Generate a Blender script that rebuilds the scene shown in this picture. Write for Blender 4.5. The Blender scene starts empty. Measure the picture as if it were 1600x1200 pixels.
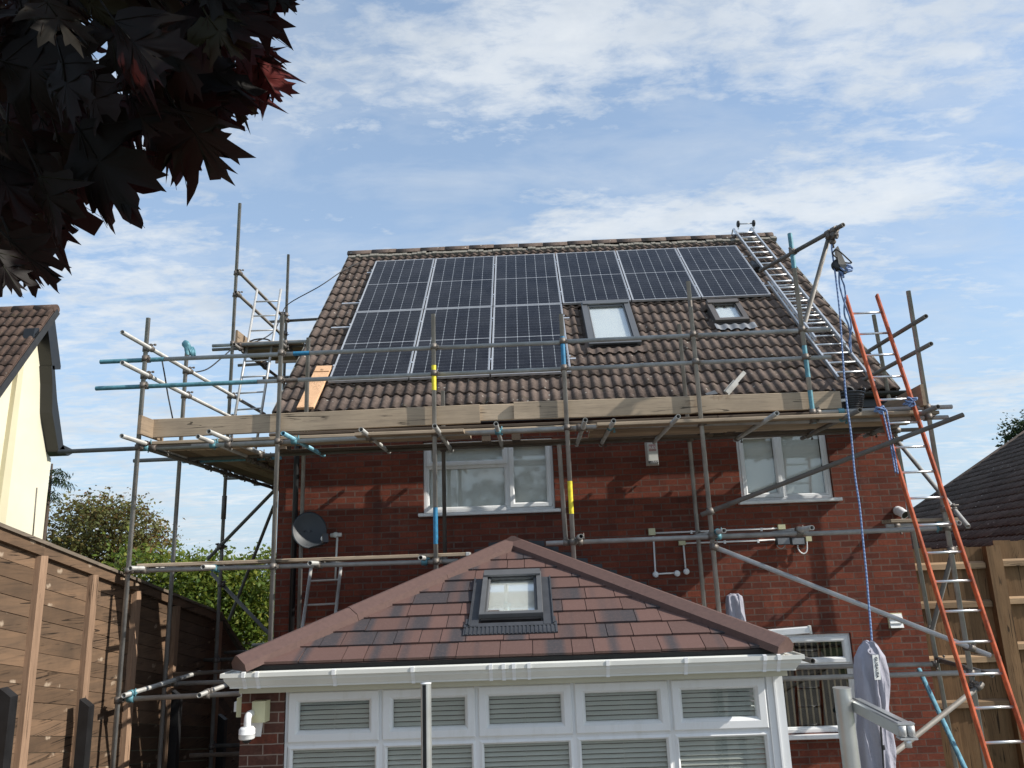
import bpy, math, random
from mathutils import Vector, Matrix, Quaternion
random.seed(7)
rnd = random.random
C = bpy.context.scene.collection
SC = bpy.context.scene
R_ = math.radians
EYE = 3.0                                   # eye height above the house's ground
PITCH, ROLL, YAW, F = .2363963, -.0355996, -.0196581, 1205.0

# ---------------------------------------------------------------- surveying helpers
def cam_axes():
    cp, sp, cy, sy = math.cos(PITCH), math.sin(PITCH), math.cos(YAW), math.sin(YAW)
    fwd = Vector((sy*cp, cy*cp, sp)); right = Vector((cy, -sy, 0)); up = right.cross(fwd)
    cr, sr = math.cos(ROLL), math.sin(ROLL)
    return cr*right+sr*up, -sr*right+cr*up, fwd
AX, AY, AZ = cam_axes()
EYEP = Vector((0, 0, EYE))
def ray(px, py): return AX*((px-800)/F) - AY*((py-600)/F) + AZ
def atY(px, py, Y): d = ray(px, py); return EYEP + d*(Y/d.y)
def atX(px, py, X): d = ray(px, py); return EYEP + d*(X/d.x)
def atZ(px, py, z): d = ray(px, py); return EYEP + d*((z-EYE)/d.z)
def atPlane(px, py, p0, n): d = ray(px, py); return EYEP + d*(n.dot(p0-EYEP)/n.dot(d))
def atD(px, py, dist): return EYEP + ray(px, py)*dist

# ---------------------------------------------------------------- mesh building
def new_obj(name, me, parent=None):
    o = bpy.data.objects.new(name, me); C.objects.link(o)
    if parent is not None: o.parent = parent
    return o
def origin_of(o):
    v = Vector((0, 0, 0))
    while o is not None:
        v = v + o.location; o = o.parent
    return v
def tag(o, label=None, cat=None, group=None, kind=None):
    if label: o['label'] = label
    if cat: o['category'] = cat
    if group: o['group'] = group
    if kind: o['kind'] = kind
    return o
def thing(name, loc, label, cat, group=None, rot=None):
    o = bpy.data.objects.new(name, None); C.objects.link(o)
    o.location = loc; o.empty_display_size = .2
    if rot: o.rotation_euler = rot
    return tag(o, label, cat, group)

class MB:
    def __init__(s): s.v = []; s.f = []; s.a = []; s.sm = []
    def face(s, idx, a=0., smooth=False): s.f.append(idx); s.a.append(a); s.sm.append(smooth)
    def quad(s, a, b, c, d, r=0.):
        n = len(s.v); s.v += [a, b, c, d]; s.face((n, n+1, n+2, n+3), r)
    def poly(s, pts, r=0.):
        n = len(s.v); s.v += list(pts); s.face(tuple(range(n, n+len(pts))), r)
    def box(s, lo, hi, r=None):
        r = rnd() if r is None else r
        x0, y0, z0 = lo; x1, y1, z1 = hi
        s.hexa([(x0,y0,z0),(x1,y0,z0),(x1,y1,z0),(x0,y1,z0)], [(x0,y0,z1),(x1,y0,z1),(x1,y1,z1),(x0,y1,z1)], r)
    def hexa(s, lo, hi, r=None):               # two matching loops -> closed prism
        r = rnd() if r is None else r
        n = len(s.v); k = len(lo); s.v += list(lo)+list(hi)
        s.face(tuple(range(n+k-1, n-1, -1)), r); s.face(tuple(range(n+k, n+2*k)), r)
        for i in range(k):
            j = (i+1) % k; s.face((n+i, n+j, n+k+j, n+k+i), r)
    def obox(s, c, ux, uy, uz, r=None):        # centre and three half vectors
        c = Vector(c); ux, uy, uz = Vector(ux), Vector(uy), Vector(uz)
        lo = [c-ux-uy-uz, c+ux-uy-uz, c+ux+uy-uz, c-ux+uy-uz]
        s.hexa(lo, [p+uz*2 for p in lo], r)
    def beam(s, p0, p1, w, h, up=(0,0,1), r=None, bev=0.):
        p0, p1 = Vector(p0), Vector(p1); d = (p1-p0).normalized(); up = Vector(up)
        sx = d.cross(up).normalized(); uz = sx.cross(d).normalized()
        if bev > 0:
            pr = [(-w/2+bev,-h/2),(w/2-bev,-h/2),(w/2,-h/2+bev),(w/2,h/2-bev),(w/2-bev,h/2),(-w/2+bev,h/2),(-w/2,h/2-bev),(-w/2,-h/2+bev)]
        else: pr = [(-w/2,-h/2),(w/2,-h/2),(w/2,h/2),(-w/2,h/2)]
        s.hexa([p0+sx*a+uz*b for a, b in pr], [p1+sx*a+uz*b for a, b in pr], r)
    def tube(s, p0, p1, r0, r1=None, n=14, a=0., caps=True, hollow=0.):
        p0, p1 = Vector(p0), Vector(p1); r1 = r0 if r1 is None else r1
        d = (p1-p0).normalized(); t = Vector((0,0,1)) if abs(d.z) < .9 else Vector((1,0,0))
        u = d.cross(t).normalized(); w = d.cross(u)
        b = len(s.v)
        for p, r in ((p0, r0), (p1, r1)):
            for i in range(n):
                c, q = math.cos(2*math.pi*i/n), math.sin(2*math.pi*i/n)
                s.v.append(p+u*(r*c)+w*(r*q))
        for i in range(n):
            j = (i+1) % n; s.face((b+i, b+j, b+n+j, b+n+i), a, True)
        if hollow:
            dep = min(.25, (p1-p0).length*.45)
            for base, p, sg, r in ((b, p0, 1, r0), (b+n, p1, -1, r1)):
                k = len(s.v)
                for q in (p, p+d*dep*sg):
                    for i in range(n):
                        c, qq = math.cos(2*math.pi*i/n), math.sin(2*math.pi*i/n)
                        s.v.append(q+u*(r*hollow*c)+w*(r*hollow*qq))
                for i in range(n):
                    j = (i+1) % n
                    s.face((base+i, k+i, k+j, base+j), a); s.face((k+i, k+n+i, k+n+j, k+j), a, True)
                s.face(tuple(range(k+n, k+2*n)), a)
        elif caps:
            s.face(tuple(range(b+n-1, b-1, -1)), a); s.face(tuple(range(b+n, b+2*n)), a)
    def path(s, pts, r, n=8, a=0.):
        pts = [Vector(p) for p in pts]; rs = r if isinstance(r, (list, tuple)) else [r]*len(pts)
        b = len(s.v); u = None
        for i, p in enumerate(pts):
            d = (pts[min(i+1, len(pts)-1)]-pts[max(i-1, 0)]).normalized()
            if u is None:
                t = Vector((0,0,1)) if abs(d.z) < .9 else Vector((1,0,0)); u = d.cross(t).normalized()
            else: u = (u-d*u.dot(d)).normalized()
            w = d.cross(u)
            for k in range(n):
                c, q = math.cos(2*math.pi*k/n), math.sin(2*math.pi*k/n)
                s.v.append(p+u*(rs[i]*c)+w*(rs[i]*q))
        for i in range(len(pts)-1):
            for k in range(n):
                j = (k+1) % n; s.face((b+i*n+k, b+i*n+j, b+(i+1)*n+j, b+(i+1)*n+k), a, True)
        s.face(tuple(range(b+n-1, b-1, -1)), a); e = b+(len(pts)-1)*n; s.face(tuple(range(e, e+n)), a)
    def lathe(s, c, prof, axis=(0,0,1), n=24, a=0.):
        c = Vector(c); d = Vector(axis).normalized(); t = Vector((0,0,1)) if abs(d.z) < .9 else Vector((1,0,0))
        u = d.cross(t).normalized(); w = d.cross(u); b = len(s.v)
        for r, h in prof:
            for k in range(n):
                cc, q = math.cos(2*math.pi*k/n), math.sin(2*math.pi*k/n)
                s.v.append(c+d*h+u*(r*cc)+w*(r*q))
        for i in range(len(prof)-1):
            for k in range(n):
                j = (k+1) % n; s.face((b+i*n+k, b+i*n+j, b+(i+1)*n+j, b+(i+1)*n+k), a, True)
        if prof[0][0] > 1e-4: s.face(tuple(range(b+n-1, b-1, -1)), a)
        if prof[-1][0] > 1e-4: e = b+(len(prof)-1)*n; s.face(tuple(range(e, e+n)), a)
    def build(s, name, mat, parent=None, local=False, smooth=None, base=True):
        me = bpy.data.meshes.new(name)
        off = Vector((0, 0, 0))
        vs = [Vector(v) for v in s.v]
        if parent is not None and not local: off = origin_of(parent)
        elif parent is None and base:
            lo = Vector([min(v[i] for v in vs) for i in range(3)]); hi = Vector([max(v[i] for v in vs) for i in range(3)])
            off = Vector(((lo.x+hi.x)/2, (lo.y+hi.y)/2, lo.z))
        me.from_pydata([v-off for v in vs], [], s.f)
        at = me.attributes.new('rnd', 'FLOAT', 'FACE'); at.data.foreach_set('value', s.a)
        me.polygons.foreach_set('use_smooth', [bool(x) for x in s.sm] if smooth is None else [smooth]*len(s.f))
        me.materials.append(mat); me.validate(); me.update()
        o = new_obj(name, me, parent)
        if parent is None: o.location = off
        return o

def fillet(pts, r=.05, k=4):
    pts = [Vector(p) for p in pts]; out = [pts[0]]
    for i in range(1, len(pts)-1):
        a = (pts[i-1]-pts[i]); b = (pts[i+1]-pts[i]); q = min(r, a.length*.45, b.length*.45)
        p0 = pts[i]+a.normalized()*q; p2 = pts[i]+b.normalized()*q
        for j in range(k+1):
            t = j/k; out.append(p0*(1-t)**2+pts[i]*2*t*(1-t)+p2*t*t)
    return out+[pts[-1]]
def smooth_path(pts, k=6):                     # Catmull-Rom
    pts = [Vector(p) for p in pts]; out = []
    for i in range(len(pts)-1):
        p0, p1, p2, p3 = pts[max(i-1, 0)], pts[i], pts[i+1], pts[min(i+2, len(pts)-1)]
        for j in range(k):
            t = j/k
            out.append(.5*((2*p1)+(p2-p0)*t+(2*p0-5*p1+4*p2-p3)*t*t+(3*p1-p0-3*p2+p3)*t**3))
    return out+[pts[-1]]
def text_part(s, name, size, mat, parent, loc, xdir, ydir, local=False, depth=.001):
    cu = bpy.data.curves.new(name, 'FONT'); cu.body = s; cu.size = size; cu.extrude = depth
    cu.align_x = 'CENTER'; cu.align_y = 'CENTER'; cu.resolution_u = 3
    t = bpy.data.objects.new('tmp', cu); C.objects.link(t)
    dg = bpy.context.evaluated_depsgraph_get(); dg.update()
    me = bpy.data.meshes.new_from_object(t.evaluated_get(dg)); bpy.data.objects.remove(t)
    xd, yd = Vector(xdir).normalized(), Vector(ydir).normalized(); zd = xd.cross(yd)
    off = Vector((0,0,0)) if local else origin_of(parent)
    M = Matrix.Translation(Vector(loc)-off) @ Matrix((xd, yd, zd)).transposed().to_4x4()
    me.transform(M); me.name = name; me.materials.clear(); me.materials.append(mat)
    return new_obj(name, me, parent)

# ---------------------------------------------------------------- materials
class NT:
    def __init__(s, name):
        s.m = bpy.data.materials.new(name); s.m.use_nodes = True; s.t = s.m.node_tree; s.t.nodes.clear()
        s.out = s.n('ShaderNodeOutputMaterial'); s.p = s.n('ShaderNodeBsdfPrincipled'); s.l(s.p.outputs[0], s.out.inputs[0])
    def n(s, ty, **k):
        x = s.t.nodes.new(ty)
        for a, b in k.items(): setattr(x, a, b)
        return x
    def l(s, a, b): s.t.links.new(a, b)
    def set(s, node, sock, v):
        if hasattr(v, 'is_linked') or hasattr(v, 'links'): s.l(v, node.inputs[sock])
        else: node.inputs[sock].default_value = v
    def obj(s): return s.n('ShaderNodeTexCoord').outputs['Object']
    def attr(s, name='rnd'): return s.n('ShaderNodeAttribute', attribute_name=name).outputs['Fac']
    def map(s, v, sc=(1,1,1), loc=(0,0,0), rot=(0,0,0)):
        m = s.n('ShaderNodeMapping'); s.l(v, m.inputs[0]); s.set(m, 1, loc); s.set(m, 2, rot); s.set(m, 3, sc); return m.outputs[0]
    def noise(s, v, scale, det=4, rough=.55, dist=0.):
        x = s.n('ShaderNodeTexNoise'); s.l(v, x.inputs['Vector']); x.inputs['Scale'].default_value = scale
        x.inputs['Detail'].default_value = det; x.inputs['Roughness'].default_value = rough; x.inputs['Distortion'].default_value = dist
        return x.outputs['Fac']
    def vor(s, v, scale, feat='F1', out='Distance', rand=1.):
        x = s.n('ShaderNodeTexVoronoi', feature=feat); s.l(v, x.inputs['Vector']); x.inputs['Scale'].default_value = scale
        x.inputs['Randomness'].default_value = rand
        return x.outputs[out]
    def math(s, op, a, b=None, c=None, clamp=False):
        x = s.n('ShaderNodeMath', operation=op, use_clamp=clamp); s.set(x, 0, a)
        if b is not None: s.set(x, 1, b)
        if c is not None: s.set(x, 2, c)
        return x.outputs[0]
    def vmath(s, op, a, b=None):
        x = s.n('ShaderNodeVectorMath', operation=op); s.set(x, 0, a)
        if b is not None: s.set(x, 1, b)
        return x.outputs[0]
    def sep(s, v): x = s.n('ShaderNodeSeparateXYZ'); s.l(v, x.inputs[0]); return x.outputs
    def comb(s, x, y, z=0.):
        c = s.n('ShaderNodeCombineXYZ'); s.set(c, 0, x); s.set(c, 1, y); s.set(c, 2, z); return c.outputs[0]
    def ramp(s, f, stops, interp='LINEAR'):
        r = s.n('ShaderNodeValToRGB'); s.l(f, r.inputs[0]); e = r.color_ramp.elements; r.color_ramp.interpolation = interp
        while len(e) < len(stops): e.new(.5)
        for q, (p, c) in zip(e, stops):
            q.position = p; q.color = (c[0], c[1], c[2], 1) if isinstance(c, (tuple, list)) else (c, c, c, 1)
        return r.outputs[0]
    def mix(s, f, a, b, mode='MIX'):
        x = s.n('ShaderNodeMix', data_type='RGBA', blend_type=mode)
        s.set(x, 0, f)
        for k, v in ((6, a), (7, b)):
            if isinstance(v, (tuple, list)): v = (v[0], v[1], v[2], 1)
            s.set(x, k, v)
        return x.outputs[2]
    def bump(s, h, strength=.3, dist=.01):
        b = s.n('ShaderNodeBump'); s.l(h, b.inputs['Height']); b.inputs['Strength'].default_value = strength
        b.inputs['Distance'].default_value = dist; s.l(b.outputs[0], s.p.inputs['Normal'])
    def fin(s, col, rough=.6, metal=0., spec=None, coat=None):
        if isinstance(col, (tuple, list)): col = (col[0], col[1], col[2], 1)
        s.set(s.p, 'Base Color', col); s.set(s.p, 'Roughness', rough); s.set(s.p, 'Metallic', metal)
        if spec is not None: s.p.inputs['Specular IOR Level'].default_value = spec
        if coat: s.p.inputs['Coat Weight'].default_value = coat[0]; s.p.inputs['Coat Roughness'].default_value = coat[1]
        return s.m

def m_plain(name, col, rough=.5, metal=0., var=.12, scale=9., bump=.0, spec=None):
    t = NT(name); o = t.obj(); f = t.noise(o, scale, 5, .6)
    c = t.mix(t.ramp(f, [(.3, 0.), (.7, 1.)]), [x*(1-var) for x in col], [min(1, x*(1+var)) for x in col])
    if bump: t.bump(t.noise(o, scale*9, 3), bump, .004)
    r = t.math('ADD', t.math('MULTIPLY', f, .16), rough-.08)
    return t.fin(c, r, metal, spec)
def m_steel(name, col=(.40,.40,.385), dark=(.20,.195,.18), metal=.55, rough=.5, streak=.5):
    t = NT(name); o = t.obj()
    oi = t.n('ShaderNodeObjectInfo').outputs['Random']
    off = t.vmath('ADD', o, t.comb(t.math('MULTIPLY', oi, 37.), t.math('MULTIPLY', oi, 53.), t.math('MULTIPLY', oi, 71.)))
    f = t.noise(off, 4.5, 6, .65); g = t.noise(off, 42., 3, .6)
    c = t.mix(t.ramp(f, [(.35, 0.), (.68, 1.)]), dark, col)
    c = t.mix(t.ramp(g, [(.62, 0.), (.74, .6)]), c, [min(.8, x*1.25) for x in col])
    c = t.mix(t.ramp(t.noise(off, 14., 4, .7), [(.64, 0.), (.72, streak)]), c, (.16,.10,.06))
    c = t.mix(t.math('MULTIPLY', oi, .25), c, (.34,.33,.31))
    t.bump(g, .15, .003)
    return t.fin(c, t.math('ADD', t.math('MULTIPLY', g, .3), rough-.12), metal)
def m_wood(name, axis, cols, knots=None, grain=14., rough=.75, dirt=.4):
    t = NT(name); o = t.obj(); a = t.attr()
    off = t.vmath('ADD', o, t.comb(t.math('MULTIPLY', a, 31.7), t.math('MULTIPLY', a, 17.3), t.math('MULTIPLY', a, 23.1)))
    sc = [1., 1., 1.]; sc[axis] = .07
    m = t.map(off, sc); w = t.noise(m, grain, 5, .6, .8); fine = t.noise(m, grain*6, 3, .6)
    c = t.mix(t.ramp(w, [(.32, 0.), (.68, 1.)]), cols[0], cols[1])
    c = t.mix(t.math('MULTIPLY', t.ramp(fine, [(.5, 0.), (.7, 1.)]), .45), c, cols[2])
    c = t.mix(t.ramp(t.noise(off, 1.7, 5, .6), [(.42, 0.), (.75, dirt)]), c, cols[2])
    ck = t.noise(t.map(off, [x*.35 if i == axis else x for i, x in enumerate(sc)]), grain*1.1, 2, .5, 1.2)
    cl = t.math('MULTIPLY', t.math('LESS_THAN', t.math('ABSOLUTE', t.math('SUBTRACT', ck, .5)), .010), t.ramp(t.noise(off, 2.3, 3), [(.47, 0.), (.56, .85)]))
    c = t.mix(cl, c, [x*.22 for x in cols[2]])
    hs = t.n('ShaderNodeHueSaturation'); t.l(c, hs.inputs['Color']); t.l(t.math('ADD', t.math('MULTIPLY', a, .6), .7), hs.inputs['Value']); c = hs.outputs[0]
    if knots:
        ks = [1., 1., 1.]; ks[axis] = .45
        kv = t.vor(t.map(off, ks), knots[0]); ks2 = [1., 1., 1.]; ks2[axis] = 1.6
        kk = t.math('ADD', kv, t.math('MULTIPLY', t.math('SUBTRACT', t.noise(t.map(off, ks2), 17., 4, .65), .5), .42))
        c = t.mix(t.ramp(kk, [(.07, knots[3]), (.17, 0.)]), c, knots[1])
        c = t.mix(t.ramp(kv, [(.030, .7), (.055, 0.)]), c, knots[2])
    t.bump(t.math('ADD', w, fine), .25, .004)
    return t.fin(c, rough, 0., .25)
def m_brick(name, brick=((.192,.052,.030),(.120,.034,.022)), mortar=(.088,.064,.053), pale=.85):
    t = NT(name); s = t.sep(t.obj()); v = t.comb(t.math('ADD', s[0], s[1]), s[2], 0.)
    wob = t.n('ShaderNodeVectorMath', operation='ADD'); t.l(v, wob.inputs[0])
    nz = t.n('ShaderNodeTexNoise'); t.l(v, nz.inputs['Vector']); nz.inputs['Scale'].default_value = 9.
    t.l(t.vmath('SCALE', t.vmath('SUBTRACT', nz.outputs['Color'], (.5,.5,.5))), wob.inputs[1])
    wob.inputs[1].links[0].from_node.inputs['Scale'].default_value = .006
    b = t.n('ShaderNodeTexBrick'); t.l(wob.outputs[0], b.inputs['Vector']); b.offset = .5; b.offset_frequency = 2
    b.inputs['Scale'].default_value = 1.; b.inputs['Brick Width'].default_value = .2225; b.inputs['Row Height'].default_value = .0745
    b.inputs['Mortar Size'].default_value = .0052; b.inputs['Mortar Smooth'].default_value = .25; b.inputs['Bias'].default_value = 0.
    b.inputs['Color1'].default_value = (0,0,0,1); b.inputs['Color2'].default_value = (1,1,1,1); b.inputs['Mortar'].default_value = (.5,.5,.5,1)
    e = t.n('ShaderNodeTexBrick'); t.l(wob.outputs[0], e.inputs['Vector']); e.offset = .5; e.offset_frequency = 2
    e.inputs['Scale'].default_value = 1.; e.inputs['Brick Width'].default_value = .2225; e.inputs['Row Height'].default_value = .0745
    e.inputs['Mortar Size'].default_value = .0105; e.inputs['Mortar Smooth'].default_value = .6
    r = t.ramp(b.outputs['Color'], [(0, brick[1]), (.45, brick[0]), (.8, [x*1.12 for x in brick[0]]), (.95, (.25,.066,.036)), (1., (.13,.05,.04))])
    c = t.mix(t.ramp(t.noise(v, 38., 4, .6), [(.35, 0.), (.75, .55)]), r, [x*.62 for x in brick[1]])
    c = t.mix(t.math('MULTIPLY', t.ramp(t.noise(v, 1.1, 4, .6), [(.35, 0.), (.75, 1.)]), .35), c, (.085,.026,.02))
    st = t.noise(t.map(v, (2.2, .28, 1)), 2.4, 5, .65)
    c = t.mix(t.ramp(st, [(.50, 0.), (.72, .6)]), c, (.045,.022,.018))
    c = t.mix(t.ramp(t.noise(v, 5.5, 5, .7), [(.60, 0.), (.74, .28)]), c, (.27,.17,.135))
    rim = t.math('SUBTRACT', e.outputs['Fac'], b.outputs['Fac'], clamp=True)
    bl = t.math('MULTIPLY', rim, t.ramp(t.noise(v, 2.6, 5, .7), [(.45, 0.), (.68, pale)]))
    c = t.mix(bl, c, (.36,.25,.20))
    c = t.mix(b.outputs['Fac'], c, t.mix(t.noise(v, 30., 3), mortar, [x*1.7 for x in mortar]))
    h = t.math('ADD', t.math('MULTIPLY', t.math('SUBTRACT', 1., b.outputs['Fac']), 1.), t.math('MULTIPLY', t.noise(v, 80., 3), .22))
    t.bump(h, 1., .010)
    return t.fin(c, .85, 0., .2)
def m_tile(name, base, dark, lichen=.6, scale=1.):
    t = NT(name); o = t.obj(); a = t.attr()
    c = t.mix(a, base, dark)
    c = t.mix(t.ramp(t.noise(o, 3.2*scale, 6, .7), [(.35, 0.), (.7, .7)]), c, [x*.55 for x in dark])
    c = t.mix(t.ramp(t.noise(o, 26.*scale, 5, .7), [(.45, 0.), (.8, .75)]), c, [min(1, x*1.4) for x in base])
    c = t.mix(t.ramp(t.noise(o, 8.*scale, 5, .75), [(.60, 0.), (.72, .22)]), c, (.17,.14,.095))
    c = t.mix(t.ramp(t.noise(o, 4.3*scale, 6, .75, .3), [(.58, 0.), (.66, .55)]), c, (.060,.056,.030))
    c = t.mix(t.ramp(t.noise(t.map(o, (4.5,.5,.5)), 3., 4, .6), [(.56, 0.), (.74, .5)]), c, (.060,.046,.038))
    sp = t.vor(o, 9.5*scale); g = t.noise(o, 1.2, 3)
    c = t.mix(t.math('MULTIPLY', t.ramp(sp, [(.10, 1.), (.15, 0.)]), t.math('MULTIPLY', t.ramp(g, [(.46, 0.), (.56, 1.)]), lichen)), c, (.58,.56,.50))
    t.bump(t.noise(o, 90., 4, .7), .35, .004)
    return t.fin(c, .9, 0., .15)
def m_glass(name, tint=(.8,.9,.85), refl=.22, rough=.0):
    t = NT(name); t.t.nodes.remove(t.p)
    tr = t.n('ShaderNodeBsdfTransparent'); tr.inputs[0].default_value = (*tint, 1)
    gl = t.n('ShaderNodeBsdfGlossy'); gl.inputs['Roughness'].default_value = rough; gl.inputs[0].default_value = (1,1,1,1)
    lw = t.n('ShaderNodeLayerWeight'); lw.inputs['Blend'].default_value = .5
    mx = t.n('ShaderNodeMixShader'); t.l(t.math('ADD', t.math('MULTIPLY', t.math('POWER', lw.outputs['Facing'], 5.), .95), refl, clamp=True), mx.inputs[0])
    t.l(tr.outputs[0], mx.inputs[1]); t.l(gl.outputs[0], mx.inputs[2]); t.l(mx.outputs[0], t.out.inputs[0])
    return t.m
def m_leaf(name, stops, trans=.3, rough=.5, sheen=.3):
    t = NT(name); a = t.attr(); c = t.ramp(a, stops)
    c = t.mix(t.math('MULTIPLY', t.noise(t.obj(), 6., 3), .4), c, [x*.5 for x in stops[0][1]])
    t.fin(c, rough, 0., sheen)
    tl = t.n('ShaderNodeBsdfTranslucent'); t.l(t.mix(.5, c, [min(1, x*1.6) for x in stops[-1][1]]), tl.inputs[0])
    mx = t.n('ShaderNodeMixShader'); mx.inputs[0].default_value = trans
    t.l(t.p.outputs[0], mx.inputs[1]); t.l(tl.outputs[0], mx.inputs[2]); t.l(mx.outputs[0], t.out.inputs[0])
    return t.m
def m_solar():
    t = NT('solar_cells'); s = t.sep(t.obj()); W, H, mg = 1.048, 2.108, .022
    cw = (W-2*mg)/6; ch = (H-2*mg-.018)/24
    u = t.math('SUBTRACT', s[0], mg); v0 = t.math('SUBTRACT', s[1], mg)
    half = t.math('GREATER_THAN', v0, (H-2*mg)/2)
    v = t.math('SUBTRACT', v0, t.math('MULTIPLY', half, .018))
    def edge(x, per):                    # metres to the nearest grid line
        f = t.math('ABSOLUTE', t.math('SUBTRACT', t.math('FRACT', t.math('ADD', t.math('DIVIDE', x, per), .5)), .5)); return t.math('MULTIPLY', f, per)
    du, dv = edge(u, cw), edge(v, ch)
    col = t.math('LESS_THAN', du, .0022); row = t.math('LESS_THAN', dv, .0011)
    dia = t.math('LESS_THAN', t.math('ADD', du, t.math('MULTIPLY', dv, .7)), .0085)
    mid = t.math('LESS_THAN', t.math('ABSOLUTE', t.math('SUBTRACT', v0, (H-2*mg)/2)), .0060)
    brd = t.math('GREATER_THAN', t.math('MAXIMUM', t.math('ABSOLUTE', t.math('SUBTRACT', u, (W-2*mg)/2)), t.math('SUBTRACT', t.math('ABSOLUTE', t.math('SUBTRACT', v0, (H-2*mg)/2)), (H-W)/2)), (W-2*mg)/2)
    bus = t.math('LESS_THAN', edge(u, cw/9), .0006)
    oi = t.n('ShaderNodeObjectInfo').outputs['Random']
    cell = t.vmath('ADD', t.comb(t.math('FLOOR', t.math('DIVIDE', u, cw)), t.math('FLOOR', t.math('DIVIDE', v, ch))), t.comb(t.math('MULTIPLY', oi, 91.), 0., 0.))
    wn = t.n('ShaderNodeTexWhiteNoise', noise_dimensions='2D'); t.l(cell, wn.inputs['Vector'])
    c = t.mix(wn.outputs[0], (.0065,.007,.011), (.011,.012,.018))
    c = t.mix(t.ramp(t.noise(t.obj(), 1.4, 4), [(.4, 0.), (.7, .35)]), c, (.05,.052,.058))
    c = t.mix(t.math('MULTIPLY', bus, .14), c, (.4,.4,.42))
    c = t.mix(t.math('MULTIPLY', row, .75), c, (.16,.175,.20))
    c = t.mix(t.math('MAXIMUM', col, dia), c, (.29,.31,.335))
    c = t.mix(t.math('MAXIMUM', mid, brd), c, (.30,.315,.34))
    c = t.mix(t.ramp(t.noise(t.map(t.obj(), (1,3,1)), 3.2, 5, .7), [(.68, 0.), (.74, .3)]), c, (.25,.27,.30))
    return t.fin(c, .2, 0., .13)

M = {}
M['brick'] = m_brick('house_brick')
M['pier'] = m_brick('pier_brick', ((.115,.052,.038),(.078,.038,.029)), (.19,.15,.125), .25)
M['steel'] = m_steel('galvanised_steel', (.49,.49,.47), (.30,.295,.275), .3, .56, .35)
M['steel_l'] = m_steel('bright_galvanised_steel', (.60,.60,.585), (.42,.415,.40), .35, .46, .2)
M['steel_d'] = m_steel('shaded_rusty_steel', (.185,.17,.153), (.10,.088,.075), .3, .58, .5)  # rusty steel darkened further: shade on the rear tubes put into the colour
M['coupler'] = m_steel('coupler_steel', (.19,.17,.15), (.10,.075,.06), .5, .55, .9)
M['teal'] = m_plain('teal_paint', (.10,.25,.30), .55, .2, .35, 14.)
M['bluep'] = m_plain('blue_tape', (.02,.17,.32), .5, 0., .3, 20.)
M['ltblue'] = m_plain('light_blue_paint', (.16,.36,.46), .5, .1, .3, 20.)
M['yellow'] = m_plain('yellow_tape', (.72,.60,.03), .5, 0., .25, 25.)
M['alu'] = m_plain('aluminium', (.66,.67,.68), .34, .75, .1, 12.)
M['alu_w'] = m_plain('pale_aluminium', (.62,.63,.61), .32, .75, .08, 6.)
M['frame_alu'] = m_plain('panel_frame_aluminium', (.52,.53,.55), .35, .5, .06, 8.)
def m_upvc():
    t = NT('white_upvc'); o = t.obj(); f = t.noise(t.map(o, (3, 3, .6)), 3., 6, .7); g = t.noise(o, 23., 4, .7)
    c = t.mix(t.ramp(f, [(.5, 0.), (.78, .55)]), (.76,.77,.77), (.60,.59,.54)); c = t.mix(t.ramp(g, [(.62, 0.), (.8, .35)]), c, (.55,.54,.48))
    return t.fin(c, t.math('ADD', t.math('MULTIPLY', g, .25), .2))
M['upvc'] = m_upvc()
M['upvc_g'] = m_plain('aged_upvc', (.66,.66,.61), .38, 0., .06, 3.)
M['fascia'] = m_plain('cream_fascia', (.50,.48,.37), .45, 0., .05, 2.)
M['cream_box'] = m_plain('cream_plastic', (.56,.54,.34), .45, 0., .06, 9.)
M['blackp'] = m_plain('black_plastic', (.012,.012,.013), .38, 0., .25, 8.)
M['blackw'] = m_plain('black_painted_timber', (.012,.012,.013), .55, 0., .3, 8., .2)
M['greyal'] = m_plain('grey_aluminium_cladding', (.135,.138,.142), .42, .35, .08, 6.)
M['browncl'] = m_plain('brown_grey_cladding', (.11,.097,.088), .45, .25, .08, 6.)
M['rubber'] = m_plain('dark_rubber', (.02,.02,.021), .6, 0., .3, 10.)
M['lead'] = m_plain('lead_sheet', (.20,.21,.225), .55, .3, .25, 5., .2)
M['leadd'] = m_plain('dark_lead_flashing', (.055,.058,.065), .5, .2, .25, 5., .2)
M['cement'] = m_plain('weathered_mortar', (.20,.185,.155), .95, 0., .4, 22., .5)
M['dish'] = m_plain('shaded_grey_dish', (.030,.036,.042), .5, 0., .12, 5.)  # grey lowered to carry the platform's shade in the colour
M['render'] = m_plain('cream_render', (.66,.63,.485), .85, 0., .06, 1.1, .3)
M['render2'] = m_plain('yellow_render', (.58,.53,.36), .85, 0., .05, 1.6, .15)
M['orange'] = m_plain('orange_fibreglass', (.52,.105,.035), .5, 0., .42, 10.)
M['rope'] = None
M['blind'] = m_plain('pale_blind', (.52,.51,.46), .5, 0., .05, 4.)
M['wblind'] = m_plain('white_roof_blind', (.85,.86,.82), .6, 0., .03, 4.)
M['frost'] = m_plain('grey_green_blind', (.72,.735,.71), .7, 0., .06, 1.2)
M['vblind'] = m_plain('brown_vertical_slat', (.22,.16,.095), .6, 0., .25, 6.)
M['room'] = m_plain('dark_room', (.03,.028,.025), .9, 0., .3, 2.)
M['lilac'] = None
M['labelw'] = m_plain('white_label', (.78,.78,.74), .6, 0., .05, 9.)
M['ink'] = m_plain('black_ink', (.015,.015,.02), .6)
M['inkw'] = m_plain('white_ink', (.75,.75,.75), .6)
M['redink'] = m_plain('faded_red_ink', (.42,.25,.23), .6, 0., .25, 60.)
M['glass'] = m_glass('window_glass', (.95,.97,.96), .05)
M['glass_d'] = m_glass('tinted_window_glass', (.955,.965,.958), .07, .05)
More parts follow.
